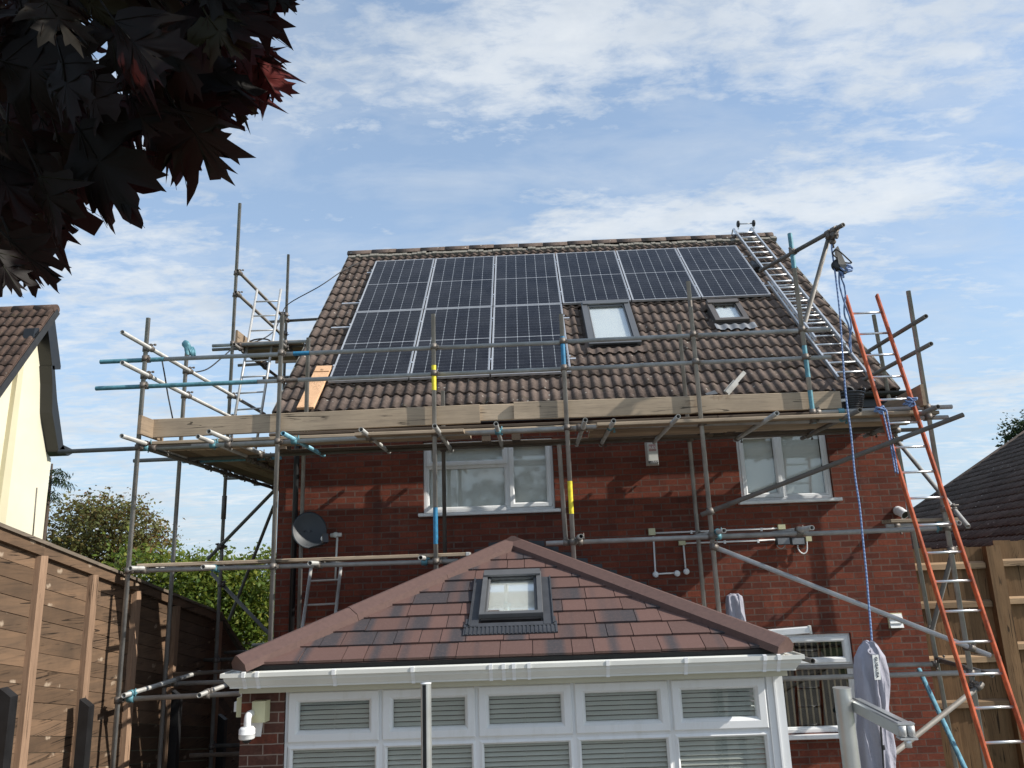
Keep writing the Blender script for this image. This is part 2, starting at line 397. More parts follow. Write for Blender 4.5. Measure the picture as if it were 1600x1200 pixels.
M['glass_s'] = m_glass('roof_window_glass', (.96,.97,.965), .22, .03)
M['solar'] = m_solar()
M['tile'] = m_tile('brown_roof_tile', (.165,.126,.106), (.090,.069,.059))
M['tile_r'] = m_tile('neighbour_dark_tile', (.115,.093,.080), (.065,.053,.046), .5)
M['tile_l'] = m_tile('neighbour_brown_tile', (.13,.088,.070), (.078,.054,.045), .25)
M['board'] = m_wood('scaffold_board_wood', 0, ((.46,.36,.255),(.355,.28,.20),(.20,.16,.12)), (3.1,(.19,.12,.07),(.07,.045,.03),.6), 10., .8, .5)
M['board_d'] = m_wood('shaded_weathered_board', 0, ((.13,.10,.075),(.09,.07,.052),(.05,.04,.03)), None, 10., .85, .5)  # weathered wood darkened further so the sunlit inner boards look shaded
M['boardy'] = m_wood('scaffold_board_wood_lengthways', 1, ((.40,.30,.205),(.30,.225,.155),(.17,.13,.095)), (3.1,(.19,.12,.07),(.07,.045,.03),.6), 10., .8, .5)
M['pine'] = m_wood('fresh_pine', 1, ((.58,.36,.21),(.48,.29,.165),(.34,.19,.10)), (5.,(.30,.17,.09),(.10,.06,.03),.8), 9., .75, .15)
M['fence'] = m_wood('stained_fence_board', 1, ((.180,.113,.069),(.122,.080,.052),(.068,.048,.034)), (6.5,(.44,.35,.26),(.17,.10,.06),.75), 9., .7, .8)
M['post'] = m_wood('pale_fence_post', 2, ((.36,.235,.155),(.27,.175,.115),(.155,.10,.066)), (4.,(.42,.29,.18),(.14,.08,.05),.5), 13., .8, .3)
M['cap'] = m_wood('weathered_fence_capping', 1, ((.19,.155,.12),(.13,.105,.08),(.07,.057,.045)), None, 11., .85, .5)
M['fence_r'] = m_wood('tan_featheredge_board', 2, ((.235,.140,.070),(.165,.096,.047),(.085,.052,.028)), (5.,(.16,.09,.045),(.07,.04,.02),.7), 11., .8, .4)
M['rail'] = m_wood('tan_fence_rail', 0, ((.36,.245,.145),(.27,.18,.105),(.16,.105,.065)), None, 11., .8, .3)
M['bark'] = m_plain('tree_bark', (.075,.055,.042), .9, 0., .4, 14., .7)
M['grass'] = m_plain('lawn', (.055,.075,.030), .9, 0., .5, 6., .8)
M['paving'] = m_plain('grey_paving', (.23,.215,.19), .9, 0., .2, 3., .4)
M['l_autumn'] = m_leaf('turning_leaves', [(0,(.068,.085,.025)),(.5,(.13,.14,.038)),(.8,(.21,.165,.05)),(1,(.30,.15,.07))], .28)
M['l_green'] = m_leaf('bright_green_leaves', [(0,(.045,.090,.014)),(.6,(.13,.19,.028)),(1,(.27,.28,.045))], .35)
M['l_dark'] = m_leaf('dark_green_leaves', [(0,(.016,.032,.012)),(1,(.045,.068,.024))], .22)
M['l_maple'] = m_leaf('purple_maple_leaves', [(0,(.0030,.0028,.0020)),(.6,(.0075,.0055,.0042)),(.86,(.017,.016,.006)),(.93,(.022,.010,.007)),(1,(.15,.030,.028))], .16, .55, .16)  # last stop brightened so the red leaf cluster looks sunlit

def m_rope():
    t = NT('blue_twisted_rope'); w = t.n('ShaderNodeTexWave', wave_type='BANDS', bands_direction='DIAGONAL'); t.l(t.obj(), w.inputs['Vector'])
    w.inputs['Scale'].default_value = 14.; w.inputs['Distortion'].default_value = 1.5
    t.bump(w.outputs['Fac'], .6, .004)
    return t.fin(t.mix(w.outputs['Fac'], (.10,.16,.32), (.20,.29,.47)), .75)
M['rope'] = m_rope()
def m_cloth():
    t = NT('lilac_cover_fabric'); o = t.obj()
    f = t.noise(t.map(o, (1,1,.35)), 9., 5, .6, .4); g = t.noise(o, 160., 2)
    t.bump(t.math('ADD', f, t.math('MULTIPLY', g, .05)), .9, .03)
    return t.fin(t.mix(t.noise(o, 3., 4), (.29,.285,.335), (.36,.355,.405)), .85)
M['lilac'] = m_cloth()
def m_contile():
    t = NT('red_brown_slate_tile'); s = t.sep(t.obj()); a0 = t.attr(); row = t.math('FLOOR', a0); a = t.math('FRACT', a0)
    nx = t.math('GREATER_THAN', t.math('ABSOLUTE', t.sep(t.n('ShaderNodeNewGeometry').outputs['Normal'])[0]), .25)
    al = t.math('ADD', s[0], t.math('MULTIPLY', nx, t.math('SUBTRACT', s[1], s[0])))
    n = t.noise(t.comb(t.math('MULTIPLY', al, 4.6), t.math('MULTIPLY', row, 17.37), 0.), 1., 1, .4)
    c = t.mix(a, (.120,.069,.058), (.082,.050,.043))
    ln = t.noise(t.comb(t.math('MULTIPLY', al, 190.), 0., row), 1., 2)
    c = t.mix(t.math('MULTIPLY', ln, .35), c, (.20,.115,.098))
    c = t.mix(t.ramp(n, [(.51, 0.), (.63, .9)]), c, (.046,.045,.050))
    c = t.mix(t.ramp(t.noise(t.obj(), 55., 4, .7), [(.5, 0.), (.8, .3)]), c, (.24,.155,.135))
    t.bump(ln, .35, .002)
    return t.fin(c, .7, 0., .25)
M['ctile'] = m_contile()
M['hip'] = m_plain('red_brown_hip_cap', (.105,.059,.049), .7, 0., .14, 30., .3)
CLOUD_A, CLOUD_B, SKYG = (2.2, .7, 0), (.4, 1.9, 0), 1.45
BLOBS = [(1060,338,350,32,.17),(1385,318,100,22,.14),(950,45,430,75,.10),(1420,120,230,60,.09),(620,110,210,75,.03),(430,470,380,130,.03),(1050,225,330,48,-.11),(1450,260,220,60,-.09),(1400,470,260,90,-.05),(500,255,220,45,-.06)]
# ================================================================= MAIN HOUSE
RA = .7696
EV = Vector((0, math.cos(RA), math.sin(RA))); EN = Vector((0, -math.sin(RA), math.cos(RA)))
E0 = Vector((0, 9.38, 5.0)); XL, XR = -3.19, 4.58; SL = 5.39
YW, WXL, WXR = 9.6, -3.15, 4.55
def roofP(u, v, h=0.): return E0+Vector((u, 0, 0))+EV*v+EN*h
def onroof(px, py, h=0.): return atPlane(px, py, E0+EN*h, EN)
def ruv(px, py, h=0.): p = onroof(px, py, h)-E0; return p.x, p.dot(EV)

house = thing('brick_house', (.7, YW, 0), 'red brick two-storey house with solar panels on its brown tiled roof', 'house')

def wall_holes(mb, x0, x1, z0, z1, y, holes, t=.1):
    xs = sorted({x0, x1, *[h[0] for h in holes], *[h[1] for h in holes]}); zs = sorted({z0, z1, *[h[2] for h in holes], *[h[3] for h in holes]})
    for i in range(len(xs)-1):
        for j in range(len(zs)-1):
            cx, cz = (xs[i]+xs[i+1])/2, (zs[j]+zs[j+1])/2
            if any(h[0] < cx < h[1] and h[2] < cz < h[3] for h in holes): continue
            mb.quad((xs[i],y,zs[j]),(xs[i+1],y,zs[j]),(xs[i+1],y,zs[j+1]),(xs[i],y,zs[j+1]))
    for a, b, c, d in holes:
        mb.quad((a,y,c),(a,y+t,c),(a,y+t,d),(a,y,d)); mb.quad((b,y,c),(b,y,d),(b,y+t,d),(b,y+t,c))
        mb.quad((a,y,d),(a,y+t,d),(b,y+t,d),(b,y,d)); mb.quad((a,y,c),(b,y,c),(b,y+t,c),(a,y+t,c))
def ring(mb, x0, x1, z0, z1, prof):
    b = len(mb.v); k = len(prof)
    for sx, sz in ((0,0),(1,0),(1,1),(0,1)):
        for ins, y in prof:
            mb.v.append(((x1-ins) if sx else (x0+ins), y, (z1-ins) if sz else (z0+ins)))
    for c in range(4):
        d = (c+1) % 4
        for i in range(k-1):
            mb.face((b+c*k+i, b+d*k+i, b+d*k+i+1, b+c*k+i+1))
def frame_prof(y, w, d=.06, bev=.016, lip=.006): return [(0, y+d), (0, y+lip), (lip, y), (w-bev, y), (w-bev*.35, y+bev*.7), (w, y+bev*1.5), (w, y+d)]

def px_rect(y, l, r, t, b):    # rectangle on plane y from four pixel points
    return atY(*l, y).x, atY(*r, y).x, atY(*b, y).z, atY(*t, y).z
# window openings (x0,x1,z0,z1)
A = px_rect(YW, (661,760), (865.5,740), (760,687), (760,799))
B = px_rect(YW, (1154,730), (1297,725), (1220,671), (1220,781))
K = (atY(1150,1060,YW).x, atY(1337,1050,YW).x, atY(1290,1146,YW).z, atY(1290,990,YW).z)
mb = MB()
wall_holes(mb, WXL, WXR, 0, 5.12, YW, [A, B, K], .12)
YB = 16.9
for X, s in ((WXL, 1), (WXR, -1)):
    pts = [(X,YW,0),(X,YW,5.12),(X,13.25,8.62),(X,YB,5.12),(X,YB,0)]
    mb.poly(pts if s > 0 else pts[::-1])
mb.quad((WXR,YB,0),(WXL,YB,0),(WXL,YB,5.12),(WXR,YB,5.12))
mb.build('wall', M['brick'], house)
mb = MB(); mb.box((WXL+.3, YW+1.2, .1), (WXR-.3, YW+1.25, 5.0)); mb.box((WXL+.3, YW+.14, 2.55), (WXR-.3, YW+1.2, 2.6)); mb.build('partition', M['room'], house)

def add_pane(parent, x0, x1, z0, z1, y, mat): m = MB(); m.box((x0, y, z0), (x1, y+.006, z1)); return m.build('pane', mat, parent)
def leaf(parent, name, x0, x1, z0, z1, y, w=.055, glass='glass', blind='frost', pane_y=.022):
    m = MB(); ring(m, x0, x1, z0, z1, frame_prof(y, w, .05)); o = m.build(name, M['upvc'], parent)
    return o
def house_window(rect, cells, sill=True, glass='glass_d', blind='frost'):
    x0, x1, z0, z1 = rect; y = YW+.035
    m = MB(); ring(m, x0+.002, x1-.002, z0+.002, z1-.002, frame_prof(y, .052, .07, .012))
    for c in cells.get('bars', []): m.box((c[0], y+.003, c[2]), (c[1], y+.065, c[3]))
    w = m.build('window', M['upvc'], house)
    for (a, b, c, d, sash) in cells['panes']:
        if sash:
            m = MB(); ring(m, a, b, c, d, frame_prof(y-.014, .062, .05, .018)); m.build('sash', M['upvc'], w); i = .058
        else:
            m = MB(); ring(m, a, b, c, d, [(0, y+.005), (.012, y+.008), (.024, y+.022), (.024, y+.03)]); m.build('bead', M['upvc'], w); i = .02
        add_pane(w, a+i, b-i, c+i, d-i, y+.02, M[glass])
        if blind:
            m = MB(); m.box((a+i, y+.075, c+i), (b-i, y+.08, d-i)); m.build('blind', M[blind], w)
    if sill:
        m = MB(); m.beam((x0-.05, YW-.025, z0-.022), (x1+.06, YW-.025, z0-.022), .13, .042, bev=.008); m.build('window_sill', M['upvc'], house)
    return w
def X_(px, py): return atY(px, py, YW).x
def Z_(px, py): return atY(px, py, YW).z
xm = X_(794, 740); zt = Z_(730, 725)
house_window(A, dict(bars=[(xm-.03, xm+.03, A[2]+.05, A[3]-.05), (A[0]+.05, xm-.03, zt-.03, zt+.03)],
    panes=[(A[0]+.04, xm-.012, zt-.012, A[3]-.04, True), (A[0]+.05, xm-.028, A[2]+.05, zt-.03, False), (xm+.012, A[1]-.035, A[2]+.035, A[3]-.035, True)]))
wl = [c for c in house.children if c.name.startswith('window') and 'sill' not in c.name][0]; m = MB(); cx = X_(713, 760); m.box((cx-.006, YW+.09, A[2]+.08), (cx+.006, YW+.1, Z_(712, 733))); m.build('blind_cord', M['wblind'], wl)
xm = X_(1222, 730)
house_window(B, dict(bars=[(xm-.03, xm+.03, B[2]+.05, B[3]-.05)],
    panes=[(B[0]+.035, xm-.008, B[2]+.035, B[3]-.035, True), (xm+.02, B[1]-.05, B[2]+.05, B[3]-.05, False)]))
zt = Z_(1290, 1037)
kw = house_window(K, dict(bars=[(K[0]+.05, K[1]-.05, zt-.035, zt+.03)],
    panes=[(K[0]+.035, K[1]-.035, zt+.005, K[3]-.035, True), (K[0]+.05, K[1]-.05, K[2]+.045, zt-.035, False)]), glass='glass', blind=None)
m = MB(); x = K[0]+.08
while x < K[1]-.07:
    m.box((x, YW+.13, K[2]+.03), (x+.021, YW+.135, K[3]-.03)); x += .0725
m.build('vertical_blind', M['vblind'], kw)

# ---- tiled roof
def tile_sheet(mb, P, u0, u1, nroll, v0, gauge, nrow, amp=.026, thick=.02, seed=1, skip=None, per=2):
    rg = random.Random(seed); rw = (u1-u0)/nroll
    prof = []
    S = 9
    for i in range(S+1):
        t = i/S
        h = math.sin(math.pi*min(1, t/.68))**.8*amp if t < .68 else -.003*math.sin(math.pi*(t-.68)/.32)
        prof.append((t, h))
    for r in range(nrow):
        for c in range(0, nroll, per):
            nn = min(per, nroll-c); ua = u0+c*rw
            va = v0+r*gauge; vb = va+gauge+.05
            if skip and skip(ua+rw*nn/2, va+gauge/2): continue
            a = rg.random()**1.4; dj = rg.uniform(-.010, .010)-(.03 if rg.random() < .02 else 0); dh = rg.uniform(-.004, .006); sk = rg.uniform(-.014, .014)
            pts = [(ua+(k+t)*rw*.998, h) for k in range(nn) for (t, h) in (prof if k == 0 else prof[1:])]
            n = len(mb.v); q = len(pts)
            for (u, h) in pts: mb.v.append(P(u, va+dj+sk*(u-ua), .030+dh+h-thick))
            for (u, h) in pts: mb.v.append(P(u, va+dj+sk*(u-ua), .030+dh+h))
            for (u, h) in pts: mb.v.append(P(u, vb, .004+h))
            for i in range(q-1):
                mb.face((n+i, n+i+1, n+q+i+1, n+q+i), a)
                mb.face((n+q+i, n+q+i+1, n+2*q+i+1, n+2*q+i), a, True)
            mb.face((n, n+q, n+2*q), a); mb.face((n+q-1, n+2*q-1, n+3*q-1), a)
q1, q2, q3, q4 = ruv(910,474,.11), ruv(984,469,.11), ruv(918,540,.09), ruv(1000,536,.09); V1 = ((q1[0]+q3[0])/2, (q2[0]+q4[0])/2, (q3[1]+q4[1])/2, (q1[1]+q2[1])/2)
q1, q2, q3, q4 = ruv(1102,471,.11), ruv(1154,468,.11), ruv(1119,503,.09), ruv(1170,499,.09); V2 = ((q1[0]+q3[0])/2, (q2[0]+q4[0])/2, (q3[1]+q4[1])/2, (q1[1]+q2[1])/2)
def sk(u, v): return any(a+.05 < u < b-.05 and c+.1 < v < d-.1 for a, b, c, d in (V1, V2))
mb = MB()
tile_sheet(mb, roofP, XL, XR, 58, -.02, .2995, 18, skip=sk)
mb.hexa([roofP(XL+.02,0,-.10), roofP(XR-.02,0,-.10), roofP(XR-.02,SL,-.10), roofP(XL+.02,SL,-.10)], [roofP(XL+.02,0,-.012), roofP(XR-.02,0,-.012), roofP(XR-.02,SL,-.012), roofP(XL+.02,SL,-.012)], .9)
rb = Vector((0, math.cos(RA), -math.sin(RA))); RT = roofP(0, SL)
mb.hexa([Vector((x,0,0))+RT+rb*d+Vector((0,0,-.12)) for x, d in ((XL,0),(XR,0),(XR,SL),(XL,SL))], [Vector((x,0,0))+RT+rb*d for x, d in ((XL,0),(XR,0),(XR,SL),(XL,SL))], .6)
mb.build('roof', M['tile'], house)
# ridge tiles bedded on mortar
mb = MB(); x = XL-.01; i = 0
while x < XR:
    e = min(x+.445, XR+.012); c0 = RT+Vector((0,0,-.035+random.uniform(-.006,.006))); n = len(mb.v); a = .35+.3*rnd()
    for X in (x, e):
        for k in range(9):
            an = math.pi*(.04+.92*k/8); mb.v.append((X, c0.y-.135*math.cos(an), c0.z+.13*math.sin(an)))
    for k in range(8): mb.face((n+k, n+9+k, n+10+k, n+k+1), a, True)
    mb.face(tuple(range(n, n+9)), a); mb.face(tuple(range(n+17, n+8, -1)), a)
    x += .45; i += 1
mb.build('ridge_tiles', M['tile'], house)
mb = MB(); rg = random.Random(3); x = XL+.02
while x < XR-.05:
    w = rg.uniform(.05, .11); mb.obox((x+w/2, RT.y-.135+rg.uniform(-.01,.012), RT.z-.085+rg.uniform(-.012,.012)), (w/2,0,0), EV*.05, EN*rg.uniform(.022,.036)); x += w*.97
mb.build('ridge_mortar', M['cement'], house)
# eaves: fascia, soffit, gutter, downpipe
mb = MB(); mb.box((XL+.03, 9.43, 4.80), (XR-.03, 9.455, 4.985)); mb.box((XL+.03, 9.455, 4.80), (XR-.03, YW-.003, 4.815)); mb.build('fascia', M['blackp'], house)
mb = MB(); n = 0; pr = [(.062*math.cos(math.pi+math.pi*k/10), .062*math.sin(math.pi+math.pi*k/10)) for k in range(11)]
pr += [(b*.9, c*.9) for b, c in pr[::-1]]
mb.hexa([(XL-.04, 9.365+a, 4.965+b) for a, b in pr], [(XR+.05, 9.365+a, 4.965+b) for a, b in pr], .5)
mb.build('gutter', M['blackp'], house)
mb = MB(); dx = atY(461, 800, 9.53).x
mb.path(fillet([(dx+.1, 9.37, 4.9), (dx, 9.53, 4.7), (dx, 9.53, .1)], .06), .034, 12); mb.build('downpipe', M['blackp'], house)
# verge edges
for X in (XL, XR):
    mb = MB(); mb.beam(roofP(X, .02, -.035), roofP(X, SL-.02, -.035), .03, .10, EN)
    mb.beam(RT+Vector((X,0,-.05)), RT+Vector((X,0,-.05))+rb*SL, .03, .10); mb.build('verge_board', M['cement'], house)

# ---- roof windows in the main roof
def lring(mb, a, b, c, d, prof):          # frame ring in a slope's own axes: prof = (inset, height)
    s = len(mb.v); k = len(prof)
    for sx, sy in ((0,0),(1,0),(1,1),(0,1)):
        for ins, h in prof: mb.v.append(((b-ins) if sx else (a+ins), (d-ins) if sy else (c+ins), h))
    for q in range(4):
        e = (q+1) % 4
        for i in range(k-1): mb.face((s+q*k+i, s+e*k+i, s+e*k+i+1, s+q*k+i+1))
def slope_mb(mb, P):
    mb.v = [P(*v) for v in mb.v]; return mb
def roof_window(parent, P, rect, mat, wfr, hgt, blindmat='frost', sash='frame'):
    a, b, c, d = rect
    m = MB(); lring(m, a, b, c, d, [(0, -.05), (0, hgt), (.004, hgt+.004), (wfr, hgt+.002), (wfr, hgt-.05)]); w = slope_mb(m, P).build('roof_window', mat, parent)
    m = MB(); m.box((a+wfr*.2, d-.10, hgt+.004), (b-wfr*.2, d+.012, hgt+.022)); slope_mb(m, P).build('hood', mat, w)
    i = wfr
    m = MB(); lring(m, a+i, b-i, c+i*.7, d-i, [(.002, hgt-.06), (.002, hgt-.018), (.016, hgt-.014), (.026, hgt-.024), (.026, hgt-.05)]); slope_mb(m, P).build('sash', mat, w)
    m = MB(); m.box((a+i+.024, c+i*.7+.024, hgt-.034), (b-i-.024, d-i-.024, hgt-.028)); slope_mb(m, P).build('pane', M['glass_s'], w)
    m = MB(); m.box((a+i+.01, c+i*.7+.01, hgt-.065), (b-i-.01, d-i-.01, hgt-.06)); slope_mb(m, P).build('blind', M[blindmat], w)
    return w
w1 = roof_window(house, roofP, V1, M['greyal'], .085, .115, 'wblind')
m = MB(); m.box((V1[0]+.02, V1[2]-.03, -.01), (V1[1]-.02, V1[2]+.03, .075)); m.box((V1[0]+.06, V1[2]-.012, .085), (V1[1]-.06, V1[2]+.06, .10)); slope_mb(m, roofP).build('lower_rail', M['blackp'], w1)
def apron(u0, u1, v0, v1, mat, parent, seed):
    m = MB(); rw = (XR-XL)/58; n = int((u1-u0)/rw*6); pts = []
    for i in range(n+1):
        u = u0+(u1-u0)*i/n; t = ((u-XL)/rw) % 1; h = (math.sin(math.pi*t/.68)**.8*.026 if t < .68 else 0)
        pts.append((u, h, .012*math.sin(i*1.7+seed)))
    s = len(m.v)
    for u, h, j in pts: m.v.append(roofP(u, v0+j, .044+h))
    for u, h, j in pts: m.v.append(roofP(u, v1, .052+h*.6))
    for i in range(n): m.face((s+i, s+i+1, s+n+2+i, s+n+1+i), .5, True)
    return m.build('apron_flashing', mat, parent)
apron(V1[0]-.03, V1[1]+.06, V1[2]-.17, V1[2]+.0, M['tile'], w1, 1)
w2 = roof_window(house, roofP, V2, M['browncl'], .07, .11, 'wblind')
m = MB(); m.box((V2[0]+.01, V2[2]-.04, -.01), (V2[1]-.01, V2[2]+.01, .07)); slope_mb(m, roofP).build('lower_rail', M['blackp'], w2)
apron(V2[0]-.02, V2[1]+.07, V2[2]-.19, V2[2]-.02, M['lead'], w2, 2)
# dark plastic tile vent beside the ladder
u, v = ruv(1183, 418, .05)
m = MB(); m.path([roofP(u-.03, v+.18, .03), roofP(u-.03, v-.14, .05)], .075, 12); m.build('tile_vent', M['blackp'], house)

# ---- small marks left on the tiles
# ================================================================= SOLAR PANELS
PW, PH, PG = 1.048, 2.108, .02
PTL = Vector((-2.59779, 12.77945, 5.43161+EYE))
names = {0: ['leftmost', 'second', 'third', 'fourth', 'fifth', 'rightmost'], 1: ['leftmost', 'middle', 'rightmost']}
plabel = {(0,0): 'framed black solar panel in the upper row, at its left end by the bare tiles', (0,1): 'second solar panel from the left in the upper row of six',
 (0,2): 'third solar panel from the left in the upper row, above a lower-row end', (0,3): 'fourth solar panel from the left, directly above the larger roof window',
 (0,4): 'fifth solar panel from the left in the upper row, between the roof windows', (0,5): 'solar panel at the right end of the upper row, beside the roof ladder',
 (1,0): 'leftmost solar panel of the three in the lower row, beside the pine plank', (1,1): 'middle solar panel of the three in the lower row',
 (1,2): 'rightmost solar panel of the lower row, left of the larger roof window'}
proto = None
for row in (0, 1):
    for col in range(6 if row == 0 else 3):
        top = PTL+Vector((col*(PW+PG), 0, 0))-EV*(row*(PH+PG)); loc = top-EV*PH+Vector((0, 0, 0))
        if proto is None:
            pn = thing('solar_panel', loc, plabel[0,0], 'solar panel', 'solar panels on the roof', (RA, 0, 0)); proto = pn
            m = MB(); lring(m, 0, PW, 0, PH, [(0, -.035), (0, 0), (.013, 0), (.013, -.004)]); m.quad((0,0,-.035),(0,PH,-.035),(PW,PH,-.035),(PW,0,-.035)); m.build('frame', M['frame_alu'], pn, True)
            m = MB(); m.quad((.012,.012,-.0035),(PW-.012,.012,-.0035),(PW-.012,PH-.012,-.0035),(.012,PH-.012,-.0035)); m.build('cell_sheet', M['solar'], pn, True)
            m = MB()
            for yy in (.42, 1.68): m.box((-.018, yy-.02, -.02), (.006, yy+.02, .004)); m.box((PW-.006, yy-.02, -.02), (PW+.018, yy+.02, .004))
            m.build('clamp', M['alu'], pn, True)
        else:
            pn = proto.copy(); C.objects.link(pn); pn.location = loc
            for ch in proto.children:
                c = ch.copy(); C.objects.link(c); c.parent = pn
            pn['label'] = plabel[row, col]
            if False: pass
# mounting rails under the panels, their ends showing past the array
railsets = []
for row in (0, 1):
    for yy in (.42, 1.68):
        b = PTL-EV*(row*(PH+PG))-EV*(PH-yy); x1 = PTL.x+(6 if row == 0 else 3)*(PW+PG)
        railsets.append((b-EN*.055, x1, row, yy))
rl = ['upper row, nearer the ridge', 'upper row, lower rail', 'lower row, upper rail', 'lower row, nearest the eaves']
for i, (b, x1, row, yy) in enumerate(railsets):
    m = MB(); e = .30 if (row, yy) in ((0, .42), (1, 1.68)) else .10
    m.beam(Vector((b.x-e, b.y, b.z)), Vector((x1+.07, b.y, b.z)), .035, .035, EN)
    for k in range(6 if row == 0 else 3): m.beam(Vector((b.x+.45+k*1.05, b.y, b.z))-EN*.0, Vector((b.x+.45+k*1.05, b.y, b.z))-EN*.05-EV*.05, .03, .006, EV)
    lab = {(0,1.68): 'aluminium mounting rail under the upper solar panels, nearest the ridge', (0,.42): 'aluminium rail whose end sticks out left of the upper panel row',
           (1,1.68): 'aluminium rail whose end sticks out at mid height, left of the lower panels', (1,.42): 'aluminium mounting rail under the lower solar panels, nearest the eaves'}[row, yy]
    tag(m.build('mounting_rail', M['alu'], None), lab, 'rail', 'mounting rails of the solar panels')

# ================================================================= CONSERVATORY
CX, CY, CZ, CH = -.205, 6.12, 2.36, 2.03; CT = .4375
CR = math.atan(CT); CS = CH/math.cos(CR)
CYF = 6.25
cons = thing('conservatory', (CX, 7.9, 0), 'white conservatory with reddish hipped tile roof in front of the brick house', 'conservatory')
zc = CZ+CT*CH
def cF(u, v, h=0.): return Vector((CX+u, CY+v*math.cos(CR)-h*math.sin(CR), CZ+v*math.sin(CR)+h*math.cos(CR)))
def cR(u, v, h=0.): return Vector((CX+CH-v*math.cos(CR)+h*math.sin(CR), CY+u, CZ+v*math.sin(CR)+h*math.cos(CR)))
def cL(u, v, h=0.): return Vector((CX-CH+v*math.cos(CR)-h*math.sin(CR), CY+u, CZ+v*math.sin(CR)+h*math.cos(CR)))
def slates(mb, P, lo, hi, seed, skip=None):
    rg = random.Random(seed); g = .2258; r = 0
    while r*g < CS-.05:
        v0, v1 = r*g, min((r+1)*g+.03, CS); x = lo(v0)-rg.uniform(0, .3)
        while x < hi(v0):
            w = rg.choice([.165, .2, .25, .3, .33]); a, b = x+.0028, x+w-.0028
            a0, b0, a1, b1 = max(a, lo(v0)), min(b, hi(v0)), max(a, lo(v1)), min(b, hi(v1))
            x += w
            if b0-a0 < .01: continue
            if b1 <= a1: b1 = a1 = (max(min(a0, hi(v1)), lo(v1)))
            d = rg.uniform(0, .004); tw = rg.uniform(-.003, .003); s = rg.uniform(-.005, .005); al = r+rg.random()*.97; n = len(mb.v)
            if skip and skip((a0+b0)/2, v0+g/2): continue
            mb.v += [P(a0, v0+s, .008), P(b0, v0+s, .008), P(a0, v0+s, .025+d), P(b0, v0+s, .025+d+tw), P(b1, v1, .008+d), P(a1, v1, .008+d)]
            mb.face((n, n+1, n+3, n+2), al); mb.face((n+2, n+3, n+4, n+5), al); mb.face((n, n+2, n+5), al); mb.face((n+1, n+4, n+3), al)
        r += 1
# conservatory roof window
def cuv(px, py, h=.07):
    d = ray(px, py); n = Vector((0, -math.sin(CR), math.cos(CR))); p = EYEP+d*(n.dot(Vector((CX, CY, CZ))+n*h-EYEP)/n.dot(d))
    q = p-Vector((CX, CY, CZ)); return q.x, q.y*math.cos(CR)+q.z*math.sin(CR)
ua = (cuv(754, 900)[0]+cuv(749.5, 960)[0])/2; ub = (cuv(845, 897)[0]+cuv(849, 960)[0])/2; vb, va = cuv(800, 896)[1], cuv(800, 961)[1]
mb = MB()
slates(mb, cF, lambda v: -CH+v*math.cos(CR), lambda v: CH-v*math.cos(CR), 4, lambda u, v: ua+.08 < u < ub-.08 and va+.06 < v < vb-.1)
slates(mb, cR, lambda v: v*math.cos(CR), lambda v: YW-CY, 5)
slates(mb, cL, lambda v: v*math.cos(CR), lambda v: YW-CY, 6)
ap = Vector((CX, CY+CH, zc)); ap2 = Vector((CX, YW, zc))
c1, c2, c3, c4 = Vector((CX-CH, CY, CZ)), Vector((CX+CH, CY, CZ)), Vector((CX+CH, YW, CZ)), Vector((CX-CH, YW, CZ))
mb.poly([c1, c2, ap], .7); mb.poly([c2, c3, ap2, ap], .7); mb.poly([c4, c1, ap, ap2], .7)
mb.build('roof', M['ctile'], cons)
mb = MB(); mb.box((CX-CH+.02, CY+.03, CZ-.045), (CX+CH-.02, CY+.06, CZ+.02)); mb.box((CX-CH+.03, CY+.06, CZ-.045), (CX-CH+.06, YW, CZ+.0)); mb.box((CX+CH-.06, CY+.06, CZ-.045), (CX+CH-.03, YW, CZ))
mb.build('eaves_felt', M['blackp'], cons)
def cap(mb, p0, p1, w, h, d, up=Vector((0,0,1)), cuts=1, ext=0.):
    p0, p1 = Vector(p0), Vector(p1); t = (p1-p0).normalized(); s = t.cross(up).normalized(); nn = s.cross(t).normalized()
    L = (p1-p0).length; k = max(1, cuts)
    for i in range(k):
        a, b = p0+t*(L*i/k+(.002 if i else -ext)), p0+t*(L*(i+1)/k-.002)
        pr = [(-w, -d), (-w, h*.30), (-w*.14, h), (w*.14, h), (w, h*.30), (w, -d)]
        lift = .004*(i % 2)
        mb.hexa([a+s*x+nn*(y+lift) for x, y in pr], [b+s*x+nn*(y+lift) for x, y in pr], rnd())
mb = MB(); cap(mb, c1+Vector((-.02,-.03,-.0)), ap, .115, .085, .03, cuts=3, ext=.0); mb.build('hip_cap', M['hip'], cons)
mb = MB(); cap(mb, c2+Vector((.02,-.03,-.0)), ap, .115, .085, .03, cuts=1); mb.build('hip_cap', M['hip'], cons)
mb = MB(); cap(mb, ap+Vector((0,-.10,.0)), ap2, .125, .09, .03); mb.build('ridge_cap', M['hip'], cons)
# stepped lead flashing on the house wall above the roof slope
for s in (-1, 1):
    mb = MB(); x = .15
    while x < CH-.1:
        zz = zc-CT*x; mb.hexa([(CX+s*x, YW-.012, zz-.07), (CX+s*(x+.19), YW-.012, zz-.07-CT*.19), (CX+s*(x+.19), YW-.012, zz+.15), (CX+s*x, YW-.012, zz+.16)][::s],
                [(CX+s*x, YW-.002, zz-.07), (CX+s*(x+.19), YW-.002, zz-.07-CT*.19), (CX+s*(x+.19), YW-.002, zz+.15), (CX+s*x, YW-.002, zz+.16)][::s]); x += .172
    mb.build('step_flashing', M['leadd'], cons)
